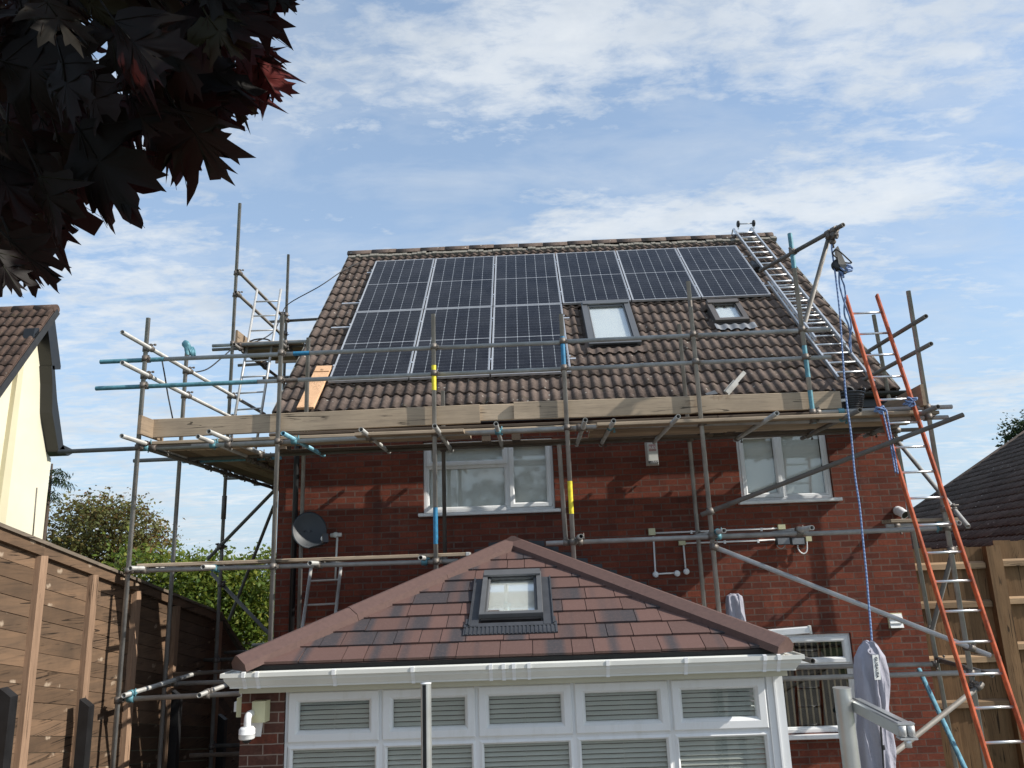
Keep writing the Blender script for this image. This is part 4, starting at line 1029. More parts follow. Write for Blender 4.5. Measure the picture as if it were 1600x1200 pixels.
rp = [(1299.5,382),(1300,392),(1304,420),(1309,460),(1313,500),(1317,560),(1322,620),(1330,680),(1335.5,740),(1343,790),(1349,850),(1354,900),(1358,950),(1361,985),(1364,1030),(1366,1080)]
P = [atY(px, py, gw.y+(7.0-gw.y)*max(0, (i-4)/(len(rp)-5))) for i, (px, py) in enumerate(rp)]
P.append(Vector((P[-1].x+.02, P[-1].y, .05)))
m = MB(); m.path(smooth_path(P, 5), .0092, 8); tag(m.build('hoist_rope', M['rope']), 'long blue rope hanging straight down from the pulley to the ground', 'rope')
rq = [(1312,414),(1311,430),(1312,446),(1316,462),(1321,478),(1327,494),(1330,508),(1329,522),(1327,536),(1330,551)]
rq2 = [(1313,414),(1314,432),(1319,446),(1321,462),(1319,480),(1320,494),(1325,506),(1328,520),(1329,535),(1330,551)]
m = MB(); 
for k, rr in enumerate((rq, rq2)): m.path(smooth_path([atY(px, py, gw.y+.25*i/9+.01*k) for i, (px, py) in enumerate(rr)], 5), .0092, 8)
rg = random.Random(5); c = atY(1318, 419, gw.y)
m.path(smooth_path([c+Vector((rg.uniform(-.05,.09), rg.uniform(-.03,.03), rg.uniform(-.05,.04))) for _ in range(16)], 5), .011, 8); m.path(smooth_path([gy(1306,418), gy(1312,424), gy(1317,430), gy(1318,434)], 5), .012, 8)
tag(m.build('hoist_rope', M['rope']), 'shorter doubled blue rope knotted below the pulley', 'rope')
def tie(px, py, lab, seed, tail):
    rg = random.Random(seed); c = lpt(px, py)+Vector((0, .0, 0)); m = MB()
    for k in range(3): m.path([c+Vector((.045*math.cos(a)+rg.uniform(-.006,.006), .06*math.sin(a)+.03, .012*k-.01+.02*math.sin(a+k))) for a in [2*math.pi*i/14 for i in range(15)]], .009, 6)
    m.path(smooth_path([c+Vector((rg.uniform(-.09,.07), rg.uniform(-.07,-.02), rg.uniform(-.06,.05))) for _ in range(8)], 4), .009, 6)
    o = tag(m.build('rope_tie', M['rope']), lab, 'rope', 'rope ties on the orange ladder')
    for dx in ((0, 4) if tail else ()):
        m = MB(); m.path(smooth_path([c+Vector((.01*dx, -.04, -.02))]+[lpt(q[0]+dx, q[1]+dx/2)+Vector((0,-.03,0)) for q in tail], 5), .008, 6); m.build('loose_end', M['rope'], o)
tie(1376,640,'blue rope lashing on the left stile of the orange ladder', 1, [(1388,690),(1390,700),(1393,715),(1395,728),(1397,739)])
tie(1422,629,'blue rope lashing on the right stile of the orange ladder', 2, None)
# rubble bucket
bc = atY(1331,634,8.42); bz = zb+.02
b = thing('rubber_bucket', (bc.x, 8.46, bz), 'black rubber bucket standing on the platform beside the orange ladder', 'bucket')
m = MB(); prof = [(0,0),(.105,0)]
for i in range(9): z = .02+i*.024; r = .108+.0028*i*2; prof += [(r, z), (r+.004, z+.006), (r, z+.013)]
prof += [(.158,.25),(.165,.262),(.158,.268),(.146,.25),(.10,.03),(0,.025)]
m.lathe((bc.x, 8.46, bz), prof, (0,0,1), 32); m.build('tub', M['blackp'], b)
for s in (-1, 1):
    m = MB(); m.path(smooth_path([(bc.x+s*.155, 8.42, bz+.25), (bc.x+s*.17, 8.43, bz+.31), (bc.x+s*.165, 8.49, bz+.31), (bc.x+s*.155, 8.50, bz+.25)]), .011, 8); m.build('handle', M['blackp'], b)
m = MB(); m.path(smooth_path([(bc.x-.06, 8.44, bz+.24), (bc.x-.03, 8.43, bz+.33), (bc.x+.04, 8.45, bz+.31), (bc.x+.05, 8.46, bz+.24)]), .02, 8); m.build('hose_loop', M['rubber'], b)
m = MB(); m.obox((bc.x-.115, 8.345, bz+.17), (.022,-.012,0), (.003,.004,0), (0,0,.015)); m.build('label', M['labelw'], b)
# glove, pine plank, offcuts, cables
gp = atY(292.7,543,9.21); gp = Vector((LX, 9.21, gp.z))
m = MB(); n = 14; rings = [(.03,-.10,.015),(.036,-.06,.01),(.034,-.01,.0),(.05,.02,-.004),(.048,.055,-.012),(.03,.085,-.02),(.008,.098,-.03)]
for i, (r, z, o) in enumerate(rings):
    for k in range(n): a = 2*math.pi*k/n; w = 1+.18*math.sin(3*a+i); m.v.append(gp+Vector((o+r*w*math.cos(a), r*w*math.sin(a), z)))
for i in range(len(rings)-1):
    for k in range(n): j = (k+1) % n; m.face((i*n+k, i*n+j, (i+1)*n+j, (i+1)*n+k), 0, True)
m.face(tuple(range((len(rings)-1)*n, len(rings)*n)))
for k in range(4): m.path([gp+Vector((.01+.016*k, -.01+.012*k, .01)), gp+Vector((.045+.016*k, -.01+.01*k, -.05)), gp+Vector((.065+.014*k, .0, -.11-.012*(k % 3)))], [.014,.013,.010], 8)
tag(m.build('work_glove', M['teal']), 'teal work glove pulled over the top of a scaffold pole', 'glove')
m = MB(); pa, pb = onroof(477,638,.075), onroof(507,573,.075); m.beam(pa, pb, .215, .034, EN, bev=.003)
m.beam(pa+(pb-pa)*.84+EN*.022, pa+(pb-pa)*.845+EN*.022, .215, .010, EN)
tag(m.build('pine_plank', M['pine']), 'fresh pine plank lying on the tiles left of the solar panels', 'plank')
m = MB(); a, b_ = atY(1135,614,8.55), atY(1163,582,8.62); m.beam(a, b_, .045, .035, (0,1,0)); m.beam(a+Vector((0,.012,0)), a.lerp(b_, .55)+Vector((0,.012,0)), .075, .012, (0,1,0))
tag(m.build('metal_offcut', M['steel']), 'length of grey metal rail propped slanting behind the toe board', 'metal rail')
m = MB(); q = [atY(px, py, 8.5) for px, py in ((1102,615),(1117,610),(1122,615),(1104,617))]; m.hexa(q, [p+Vector((0,.01,.004)) for p in q])
tag(m.build('metal_offcut', M['lead']), 'small grey metal scrap on the platform edge beside a pole', 'metal scrap')
m = MB(); m.path(smooth_path([onroof(562,410,.06), onroof(537,422,.08), atY(500,447,12.2), atY(452,474,12.5), atY(440,492,12.3), atY(428,517,11.5), atY(402,533,11.0), atY(372,536,10.72)], 6), .009, 6)
m.path(smooth_path([atY(372,536,10.70), atY(350,556,10.2), atY(325,576,9.7), atY(303,582,9.3), atY(292,585,9.22)], 5), .009, 6)
m.path(smooth_path([atY(390,534,10.8), atY(397,531,10.8), atY(408,529.5,10.8), atY(418,530.5,10.8), atY(424,534,10.8)], 5), .012, 6)
tag(m.build('cable', M['rubber']), 'black cable sagging from the roof ridge past the tower to the pole', 'cable', 'black cables')
m = MB(); m.path(smooth_path([atY(253,562,8.3), atY(258,590,8.32), atY(262,615,8.35), atY(268,645,8.4), atY(272,665,8.5)], 5), .008, 6)
tag(m.build('cable', M['rubber']), 'black cable hanging from the left guard rail behind the toe board', 'cable', 'black cables')

# ================================================================= THINGS FIXED TO THE HOUSE WALL
def W(px, py, d=0.): return atY(px, py, YW-d)
# satellite dish
dc = W(483,829,.30); dn = Vector((.42,-.86,.24)).normalized(); du = Vector((0,0,1)).cross(dn).normalized(); dv = dn.cross(du)
o = thing('satellite_dish', dc, 'dark grey satellite dish on the brick wall below the platform', 'satellite dish')
m = MB(); NR, NA = 8, 40; RX, RZ = .205, .225
for sgn in (0, 1):
    for i in range(NR+1):
        r = i/NR
        for k in range(NA): a = 2*math.pi*k/NA; m.v.append(dc+du*(RX*r*math.cos(a))+dv*(RZ*r*math.sin(a))+dn*(.055*r*r-.03-.006*sgn))
for sgn in (0, 1):
    b = sgn*(NR+1)*NA
    for i in range(NR):
        for k in range(NA):
            j = (k+1) % NA; q = (b+i*NA+k, b+i*NA+j, b+(i+1)*NA+j, b+(i+1)*NA+k); m.face(q if not sgn else q[::-1], .5, True)
for k in range(NA): j = (k+1) % NA; m.face((NR*NA+k, NR*NA+j, (2*NR+1)*NA+j, (2*NR+1)*NA+k))
m.build('reflector', M['dish'], o)
m = MB()
for x, y in ((-.045,-.0),(.025,-.0),(-.03,-.17),(.03,-.17)): m.tube(dc+du*x+dv*y+dn*-.03, dc+du*x+dv*y+dn*.004, .006, n=8)
m.build('bolt', M['blackp'], o)
lnb = W(507,842,.62)
m = MB(); m.path([dc-dv*.215+dn*.0, lnb-dv*.05-dn*.02], .011, 8); m.build('lnb_arm', M['blackp'], o)
m = MB(); m.lathe(lnb, [(0,-.02),(.03,-.02),(.034,.03),(.02,.05),(0,.05)], (dc-lnb), 16); m.build('lnb_horn', M['labelw'], o)
m = MB(); m.obox(lnb+dn*.045-dv*.01, du*.03, dv*.05, dn*.028); m.build('lnb_body', M['blackp'], o)
m = MB(); m.tube(dc-dn*.02, (dc.x-.12, YW-.01, dc.z-.03), .02, n=12); m.obox((dc.x-.12, YW-.012, dc.z-.03), (.05,0,0), (0,.01,0), (0,0,.09)); m.build('wall_bracket', M['dish'], o)
# alarm box
t_l, b_r = W(1007,692), W(1030,727)
ax0, ax1, az0, az1 = W(1008.5,712).x, W(1028.5,711).x, W(1018,728).z, W(1017,691).z
o = thing('alarm_box', ((ax0+ax1)/2, YW, az0), 'faded white alarm box on the brick wall between the upper windows', 'alarm box')
m = MB(); d = .085; m.hexa([(ax0,YW,az0),(ax1,YW,az0),(ax1,YW,az1),(ax0,YW,az1)], [(ax0+.018,YW-d,az0+.012),(ax1-.018,YW-d,az0+.012),(ax1-.018,YW-d,az1-.02),(ax0+.018,YW-d,az1-.02)]); m.build('case', M['upvc_g'], o)
fx = (ax0+ax1)/2; fw = ax1-ax0-.036; fy = YW-d-.002
m = MB(); m.box((fx-fw*.36, fy-.001, az1-.125), (fx+fw*.36, fy+.001, az1-.04)); em = m.build('emblem', M['redink'], o)
text_part('A&S', 'emblem_lettering', .055, M['labelw'], em, (fx, fy-.0025, az1-.082), (1,0,0), (0,0,1))
m = MB(); m.box((fx-fw*.48, fy-.001, az0+.018), (fx+fw*.48, fy+.001, az0+.052)); nm = m.build('name_strip', M['ink'], o)
text_part('LORAM', 'lettering', .034, M['inkw'], nm, (fx+.008, fy-.0025, az0+.036), (1,0,0), (0,0,1))
# conduits
def conduit(name, label, runs, boxes, rounds=(), r=.0105, clips=()):
    o = thing(name, W(*runs[0][0]), label, 'conduit')
    for run in runs: m = MB(); m.path(fillet([W(px, py, .014) for px, py in run], .03), r, 10); m.build('tube', M['upvc'], o)
    for px, py, w, h in boxes: c = W(px, py); m = MB(); m.hexa([(c.x-w,YW,c.z-h),(c.x+w,YW,c.z-h),(c.x+w,YW,c.z+h),(c.x-w,YW,c.z+h)], [(c.x-w*.94,YW-.045,c.z-h*.94),(c.x+w*.94,YW-.045,c.z-h*.94),(c.x+w*.94,YW-.045,c.z+h*.94),(c.x-w*.94,YW-.045,c.z+h*.94)]); m.build('junction_box', M['cream_box'], o)
    for px, py in rounds: c = W(px, py); m = MB(); m.lathe(c, [(.036,-.002),(.036,.03),(.03,.036),(0,.036)], (0,-1,0), 20); m.build('round_box', M['upvc'], o)
    for px, py in clips: c = W(px, py); m = MB(); m.box((c.x-.012, YW-.03, c.z-.02), (c.x+.012, YW-.001, c.z+.02)); m.build('clip', M['upvc'], o)
    return o
conduit('cable_conduit', 'white conduit with an L-shaped drop and two round boxes on the brick wall', [[(1022,833),(1215,825.5)],[(1021,838),(1024,897),(1058,895)]], [(1018,831,.042,.042),(1220,823.5,.045,.03)], [(1024,897.5),(1057.5,896)], clips=((1080,831.5),(1189,827.5)))
conduit('cable_conduit', 'lower white conduit with a single straight drop and one round box', [[(1069,849),(1213,843.5)],[(1068,852),(1071.5,892)]], [(1065,848.5,.042,.027),(1262,842,.035,.03)], [(1072,893)], clips=((1132,847),(1184,845.5)))
o = thing('aerial_socket', W(527,836), 'white T-shaped conduit end beside the satellite dish', 'conduit')
m = MB(); m.path([W(527,838,.016), W(524,905,.016)], .013, 10); m.build('tube', M['upvc_g'], o)
m = MB(); m.path([W(516.5,836.5,.02), W(534,835.5,.02)], .026, 12); m.lathe(W(525.5,836,.0), [(.034,0),(.034,.05),(.028,.056),(0,.056)], (0,-1,0), 18); m.build('tee_box', M['upvc_g'], o)
# twin floodlight
o = thing('twin_floodlight', W(1238,842), 'grey twin floodlight with looping cable under the lower scaffold tube', 'floodlight')
for px in (1224, 1247):
    c = W(px, 844, .10); m = MB(); w, h = .085, .045
    m.hexa([c+Vector((-w,.05,-h)), c+Vector((w,.05,-h)), c+Vector((w,.05,h)), c+Vector((-w,.05,h))], [c+Vector((-w,0,-h-.01)), c+Vector((w,0,-h-.01)), c+Vector((w,0,h-.01)), c+Vector((-w,0,h-.01))]); m.build('lamp_body', M['blackp'], o)
    m = MB(); m.box((c.x-w*.82, c.y-.008, c.z-h*.82-.01), (c.x+w*.82, c.y-.002, c.z+h*.75-.01)); m.build('lamp_glass', M['lead'], o)
m = MB(); m.path(smooth_path([W(px, py, .05) for px, py in ((1247,847),(1246.5,855),(1250,862),(1256,865),(1260.5,861),(1261,852),(1260.5,846))]), .008, 8); m.build('cable', M['upvc'], o)
m = MB(); m.path(smooth_path([W(px, py, .05) for px, py in ((1213,847),(1215,854),(1221,857),(1226,853),(1227,848))]), .006, 8); m.build('cable', M['steel'], o)
# corner security camera, vent
c = W(1406,799,.06); o = thing('security_camera', c, 'white bullet security camera at the right corner of the brick house', 'camera')
m = MB(); m.lathe((c.x, YW, c.z+.01), [(.055,0),(.055,.03),(.03,.05),(0,.05)], (0,-1,0), 20); m.build('base', M['upvc'], o)
m = MB(); ax = Vector((.25,-.8,-.55)).normalized(); m.lathe(c-ax*.03, [(0,0),(.05,.005),(.056,.03),(.052,.10),(.052,.12)], ax, 22); m.build('housing', M['upvc'], o)
m = MB(); m.lathe(c-ax*.03, [(.044,.121),(.04,.112),(0,.112)], ax, 20); m.build('lens', M['blackp'], o)
m = MB(); m.path(smooth_path([W(1408,806,.02), W(1410,812,.01), W(1414,818,.01), W(1417,822,.01)]), .005, 6); m.build('cable', M['upvc'], o)
c = W(1398.5,969.5); o = thing('wall_vent', c, 'white extractor vent with flap on the brick wall right of the lower window', 'vent')
m = MB(); m.box((c.x-.085, YW-.012, c.z-.085), (c.x+.085, YW, c.z+.085)); m.build('backplate', M['cream_box'], o)
m = MB()
for i in range(3): z = c.z+.045-i*.05; m.hexa([(c.x-.075,YW-.012,z-.02),(c.x+.075,YW-.012,z-.02),(c.x+.075,YW-.012,z+.03),(c.x-.075,YW-.012,z+.03)], [(c.x-.075,YW-.045,z-.024),(c.x+.075,YW-.045,z-.024),(c.x+.075,YW-.02,z+.03),(c.x-.075,YW-.02,z+.03)])
m.build('louvre', M['upvc'], o)
# conservatory corner: camera and two boxes
def V_(px, py, d=0.): return atY(px, py, CYF-.02-d)
c = V_(410,1110); o = thing('junction_box', c, 'cream box on the front of the conservatory pier above the dome camera', 'box')
m = MB(); w, h = .058, .075; m.hexa([(c.x-w,CYF-.02,c.z-h),(c.x+w,CYF-.02,c.z-h),(c.x+w,CYF-.02,c.z+h),(c.x-w,CYF-.02,c.z+h)], [(c.x-w,CYF-.085,c.z-h),(c.x+w*.72,CYF-.085,c.z-h),(c.x+w*.72,CYF-.085,c.z+h),(c.x-w,CYF-.085,c.z+h)]); m.build('cover', M['cream_box'], o)
c2_ = V_(375,1105); o = thing('junction_box', (xc0, CYF+.05, c2_.z), 'cream box on the left side of the conservatory pier, seen edge-on', 'box')
m = MB(); m.box((xc0-.045, CYF+.0, c2_.z-.075), (xc0, CYF+.13, c2_.z+.065)); m.build('cover', M['cream_box'], o)
m = MB(); m.box((xc0-.075, CYF+.03, c2_.z-.04), (xc0-.045, CYF+.09, c2_.z+.03)); m.path(smooth_path([(xc0-.02, CYF+.06, c2_.z+.06), (xc0-.03, CYF+.06, c2_.z+.10), (xc0-.0, CYF+.05, c2_.z+.14)]), .013, 8); m.build('gland', M['upvc'], o)
c = V_(396,1138); o = thing('security_camera', c, 'white dome security camera on a bracket on the conservatory pier', 'camera')
m = MB(); m.hexa([(c.x-.055,CYF-.02,c.z-.06),(c.x+.06,CYF-.02,c.z-.06),(c.x+.075,CYF-.02,c.z+.06),(c.x-.055,CYF-.02,c.z+.06)], [(c.x-.05,CYF-.035,c.z-.055),(c.x+.055,CYF-.035,c.z-.055),(c.x+.07,CYF-.035,c.z+.055),(c.x-.05,CYF-.035,c.z+.055)]); m.build('backplate', M['upvc'], o)
hd = V_(386,1142,.16); m = MB(); m.path(fillet([(c.x-.0, CYF-.03, hd.z+.10), (hd.x, hd.y, hd.z+.11), (hd.x, hd.y, hd.z)], .05), .026, 14); m.build('bracket_arm', M['upvc'], o)
m = MB(); m.lathe(hd, [(0,.03),(.045,.028),(.058,.012),(.058,-.016),(.0595,-.017),(.0595,-.02),(.058,-.021),(.058,-.048),(.052,-.056),(0,-.056)], (0,0,1), 28); m.build('housing', M['upvc'], o)
m = MB(); m.lathe(hd+Vector((0,0,-.056)), [(.034,0),(.032,-.014),(.02,-.026),(0,-.031)], (0,0,1), 22); m.build('dome', M['blackp'], o)
# ================================================================= PARASOLS AND POST
def mast(mb, x, y, z0, z1, rx, ry, notch=None, nw=.32, nd=.022):
    prof = []; N = 40
    for i in range(N):
        a = 2*math.pi*i/N
        if notch is not None:
            da = (a-notch+math.pi) % (2*math.pi)-math.pi
            if abs(da) < nw: k = 1-nd/max(rx, ry); prof.append((rx*k*math.cos(a), ry*k*math.sin(a))); continue
        prof.append((rx*math.cos(a), ry*math.sin(a)))
    mb.hexa([(x+a, y+b, z0) for a, b in prof], [(x+a, y+b, z1) for a, b in prof], .5)
def strip(name, parent, x, y, z0, z1, rx, ry, ang, nw, mat):
    m = MB(); pts = [(rx*math.cos(ang+t*nw), ry*math.sin(ang+t*nw)) for t in (-1,-.5,0,.5,1)]
    for i in range(4): m.quad((x+pts[i][0], y+pts[i][1], z0), (x+pts[i+1][0], y+pts[i+1][1], z0), (x+pts[i+1][0], y+pts[i+1][1], z1), (x+pts[i][0], y+pts[i][1], z1))
    return m.build(name, mat, parent)
pt = atY(665.5,1068,4.6)
o = thing('aluminium_post', (pt.x, 4.6, .1), 'slim pale aluminium post with a dark slot in front of the conservatory windows', 'post')
m = MB(); mast(m, pt.x, 4.6, .1, pt.z, .0295, .0295, math.radians(252), .36, .012); m.build('shaft', M['alu_w'], o)
strip('slot', o, pt.x, 4.6, .1, pt.z-.006, .0265, .0265, math.radians(252), .34, M['rubber'])
m = MB(); m.lathe((pt.x, 4.6, pt.z), [(.031,0),(.031,.003),(0,.005)], n=28); m.build('cap', M['upvc'], o)
m = MB(); m.box((pt.x-.1, 4.5, .08), (pt.x+.1, 4.7, .1)); m.build('base_plate', M['alu'], o)

def sack(mb, rows, y0, n=44, seed=0):
    rg = random.Random(seed); ph = [rg.uniform(0, 6.28) for _ in range(5)]; rr = []
    for i in range(len(rows)-1):
        for j in range(4): rr.append(tuple(a+(b-a)*j/4 for a, b in zip(rows[i], rows[i+1])))
    rows = rr+[rows[-1]]
    for i, (xa, xb, z, d) in enumerate(rows):
        cx, rx = (xa+xb)/2, (xb-xa)/2
        for k in range(n):
            a = 2*math.pi*k/n; PL = [(-1,.2),(-.86,-.72),(.30,-1.0),(.42,-.93),(1,-.30),(.82,.7),(-.5,.9)]; ft = k/n*len(PL); f0 = int(ft); fu = ft-f0; q0, q1 = PL[f0], PL[(f0+1) % len(PL)]
            c, s = q0[0]+(q1[0]-q0[0])*fu, q0[1]+(q1[1]-q0[1])*fu
            w = 1+3*.0+.05*math.sin(3*a+ph[0]+i*.09)+.05*math.sin(5*a+ph[1]-i*.13)+.030*math.sin(9*a+ph[2]+i*.17)*abs(math.sin(i*.11+ph[4]))+.022*math.sin(i*.5+2*a+ph[3])+.012*math.sin(i*1.3-4*a)
            mb.v.append((cx+rx*c*(1+(w-1)*.6), y0+d*s*w+.012*math.sin(7*c+.35*i+ph[1])*(s < 0), z+.006*math.sin(4*a+ph[2])))
    for i in range(len(rows)-1):
        for k in range(n): j = (k+1) % n; mb.face((i*n+k, i*n+j, (i+1)*n+j, (i+1)*n+k), .5, True)
    mb.face(tuple(range(n-1, -1, -1))); e = (len(rows)-1)*n; mb.face(tuple(range(e, e+n)))
YP = 4.75
def rowpx(xa, xb, y, d): a, b = atY(xa, y, YP), atY(xb, y, YP); return (a.x, b.x, (a.z+b.z)/2, d)
o = thing('parasol', (atY(1370,1200,YP).x, YP, .1), 'closed cantilever parasol in a lilac cover with aluminium mast and arm, right foreground', 'parasol')
rows = [rowpx(*q) for q in ((1353,1412,1330,.085),(1346,1404,1240,.085),(1342.5,1399,1200,.085),(1341,1397,1175,.085),(1340,1393,1145,.082),(1340,1388.5,1108,.075),(1338.5,1388,1092,.08),(1337.5,1386.5,1065,.085),(1335.5,1383,1044,.085),(1337,1380,1027,.08),(1343,1372,1012,.06),(1348,1365.5,1004,.045),(1350,1362,1002,.02))]
m = MB(); sack(m, rows, YP, seed=2); cov = m.build('cover', M['lilac'], o)
m = MB(); m.box((rows[0][0]+.08, YP-.03, .12), (rows[0][0]+.14, YP+.03, rows[0][2]+.02)); m.build('pole', M['alu_w'], o)
def cp(px, py, d=.092): return atY(px, py, YP-d)
m = MB(); m.path(smooth_path([cp(1363.5,1021,.075), cp(1366,1040,.088), cp(1369,1062,.092), cp(1371.5,1085,.09), cp(1373.5,1092,.09), cp(1376,1120,.088), cp(1378,1150,.092), cp(1380,1175,.092), cp(1382,1210,.095), cp(1384,1240,.095)], 5), .0085, 8); m.build('seam', M['lilac'], cov)
m = MB(); m.path(smooth_path([cp(1375.5,1120,.094), cp(1377,1150,.099), cp(1379.5,1180,.099), cp(1381,1210,.1)], 5), .0045, 6); m.obox(cp(1381,1168,.105), (.005,0,0), (0,.003,0), (0,0,.012)); m.build('zip', M['rubber'], cov)
la_, lb2_ = cp(1367.5,1023,.098), cp(1371.5,1062,.106); ld_ = (lb2_-la_).normalized(); ls = Vector((1,0,0)); 
m = MB(); m.hexa([la_-ls*.017, la_+ls*.017, lb2_+ls*.017, lb2_-ls*.017], [p+Vector((0,-.002,0)) for p in (la_-ls*.017, la_+ls*.017, lb2_+ls*.017, lb2_-ls*.017)]); lb_o = m.build('label', M['labelw'], cov)
text_part('GLIGAUSA', 'lettering', .0235, M['ink'], lb_o, (la_+lb2_)/2+Vector((0,-.0035,.0)), ld_, Vector((1,0,.08)))
m = MB(); m.path(smooth_path([cp(1360,1013,.07), cp(1356,1018,.085), cp(1360,1022,.09), cp(1368,1023,.096)], 5), .006, 8); m.build('loop_handle', M['lilac'], cov)
# mast and arm
mt = atY(1315.5,1076,4.62); m = MB(); mast(m, mt.x, 4.62, .1, mt.z, .046, .05, math.radians(275), .05, .01); mo = m.build('mast', M['alu_w'], o)
m = MB(); m.box((mt.x+.004, 4.63, .1), (mt.x+.052, 4.70, mt.z-.10)); m.build('mast_spine', M['greyal'], o)
m = MB(); mast(m, mt.x, 4.62, mt.z, mt.z+.006, .048, .052); m.build('mast_cap', M['alu_w'], mo)
a0 = atY(1336,1100,4.66); a1 = atZ(1416,1141,a0.z-.005)
m = MB(); m.beam(a0, a1, .075, .062, bev=.006); ar = m.build('arm', M['alu_w'], o)
dd = (a1-a0).normalized(); sd = dd.cross(Vector((0,0,1))).normalized()
m = MB(); m.beam(a0+dd*.02+sd*.012+Vector((0,0,.033)), a1-dd*.015+sd*.012+Vector((0,0,.033)), .006, .006); m.build('groove', M['greyal'], ar)
m = MB()
for s in (-1, 1): m.tube(a1+sd*.019*s-Vector((0,0,.026))+dd*.004, a1+sd*.019*s+Vector((0,0,.022))+dd*.004, .018, n=16)
m.build('end_roller', M['steel_l'], ar)
m = MB(); m.beam(a1+dd*.012+Vector((0,0,.030)), a1-dd*.03+Vector((0,0,.030)), .08, .008, bev=.003); m.beam(a1+dd*.025-Vector((0,0,.034)), a1-dd*.03-Vector((0,0,.034)), .08, .010, bev=.003); m.tube(a1-Vector((0,0,.075)), a1-Vector((0,0,.034)), .016, n=14); m.build('end_bracket', M['alu'], ar)
m = MB(); m.obox((a0.x-.035, a0.y, a0.z), (.035,0,0), (0,.02,0), (0,0,.032)); m.build('hinge', M['greyal'], o)
m = MB(); m.box((mt.x-.3, 4.3, .05), (mt.x+.45, 5.0, .1)); m.build('base', M['rubber'], o)
# second parasol behind the conservatory
YQ = 8.62
def row2(xa, xb, y, d): a, b = atY(xa, y, YQ), atY(xb, y, YQ); return (a.x, b.x, (a.z+b.z)/2, d)
q = atY(1152,1000,YQ); o = thing('parasol', (q.x, YQ, .1), 'second closed parasol in a lilac cover, half hidden behind the conservatory roof', 'parasol')
m = MB(); sack(m, [row2(*r) for r in ((1142,1182,1150,.11),(1138,1174,1050,.11),(1136,1168,985,.11),(1134.5,1162,955,.1),(1134,1160,938,.1),(1135,1159,931,.085),(1141,1155,928,.04))], YQ, seed=6); m.build('cover', M['lilac'], o)
a0, a1 = atY(1166,992,YQ-.12), atY(1264,984,YQ-.2); m = MB(); m.beam(a0, a1, .07, .068, bev=.008); m.build('arm', M['upvc'], o)
m = MB(); m.beam(a1, a1+(a1-a0).normalized()*.02, .082, .082, bev=.004); m.build('end_cap', M['upvc_g'], o)
m = MB(); m.tube((q.x-.02, YQ+.15, .1), (q.x-.02, YQ+.15, a0.z+.05), .04, n=18); m.build('mast', M['alu_w'], o)
m = MB(); m.box((q.x-.3, YQ-.2, .05), (q.x+.3, YQ+.4, .1)); m.build('base', M['rubber'], o)

# ================================================================= FENCES
FX = -4.42
def ftop(Y): return EYE+.50-.2005*(Y-6.36) if Y < 11.1 else EYE-.45-(Y-11.1)*.62
pY = [1.6, 2.5, 3.4, 4.3, 5.2, 6.08, 6.96, 7.82, 8.72, 9.72, 11.08]
fen = thing('board_fence', (FX, 6.5, .5), 'stepped brown horizontal board fence running down the left side', 'fence')
rg = random.Random(9)
for i in range(len(pY)-1):
    a, b = pY[i], pY[i+1]; m = MB(); k = 0
    while k < 24:
        off = .10+k*.137; da = rg.uniform(-.002, .002)
        for (ya, yb) in ((a, b),):
            t0, t1 = ftop(ya)-off, ftop(yb)-off; x0 = FX-.02+da; g = .135
            lo = [(x0-.018, ya, t0-g), (x0+.012, ya, t0-g), (x0+.012, ya, t0-.006), (x0+.004, ya, t0), (x0-.018, ya, t0)]
            hi = [(x0-.018, yb, t1-g), (x0+.012, yb, t1-g), (x0+.012, yb, t1-.006), (x0+.004, yb, t1), (x0-.018, yb, t1)]
            m.hexa(lo, hi)
        k += 1
    m.build('fence_panel', M['fence'], fen)
    m = MB(); m.hexa([(FX-.03,a,ftop(a)-.115),(FX+.035,a,ftop(a)-.115),(FX+.035,a,ftop(a)-.02),(FX-.03,a,ftop(a)-.02)], [(FX-.03,b,ftop(b)-.115),(FX+.035,b,ftop(b)-.115),(FX+.035,b,ftop(b)-.02),(FX-.03,b,ftop(b)-.02)]); m.build('top_rail', M['fence'], fen)
    m = MB(); m.hexa([(FX-.06,a,ftop(a)-.019),(FX+.06,a,ftop(a)-.019),(FX+.06,a,ftop(a)+.012),(FX-.06,a,ftop(a)+.012)], [(FX-.06,b,ftop(b)-.019),(FX+.06,b,ftop(b)-.019),(FX+.06,b,ftop(b)+.012),(FX-.06,b,ftop(b)+.012)]); m.build('capping', M['cap'], fen)
for y in pY[1:]:
    m = MB(); m.box((FX-.05, y-.052, ftop(y)-3.35), (FX+.045, y+.052, ftop(y)-.112)); m.build('post', M['post'], fen)
m = MB(); k = 0
for k in range(12):
    t0, t1 = ftop(11.08)-.10-k*.147, ftop(12.6)-.10-k*.147
    m.hexa([(FX-.03,11.13,t0-.145),(FX-.0,11.13,t0-.145),(FX-.0,11.13,t0),(FX-.03,11.13,t0)], [(FX-.03,12.6,t1-.145),(FX-.0,12.6,t1-.145),(FX-.0,12.6,t1),(FX-.03,12.6,t1)])
m.build('fence_panel', M['fence'], fen)
m = MB(); m.hexa([(FX-.05,11.08,ftop(11.1)-.06),(FX+.05,11.08,ftop(11.1)-.06),(FX+.05,11.08,ftop(11.1)+.01),(FX-.05,11.08,ftop(11.1)+.01)], [(FX-.05,12.6,ftop(12.6)-.06),(FX+.05,12.6,ftop(12.6)-.06),(FX+.05,12.6,ftop(12.6)+.01),(FX-.05,12.6,ftop(12.6)+.01)]); m.build('capping', M['cap'], fen)
BL = ['black post with a slanted top nearest the camera, at the left edge', 'black slant-topped post in front of the second pale fence post', 'black slant-topped post in the shaded part of the fence, behind the scaffold poles', 'black slant-topped post deepest in the shadow beside the conservatory']
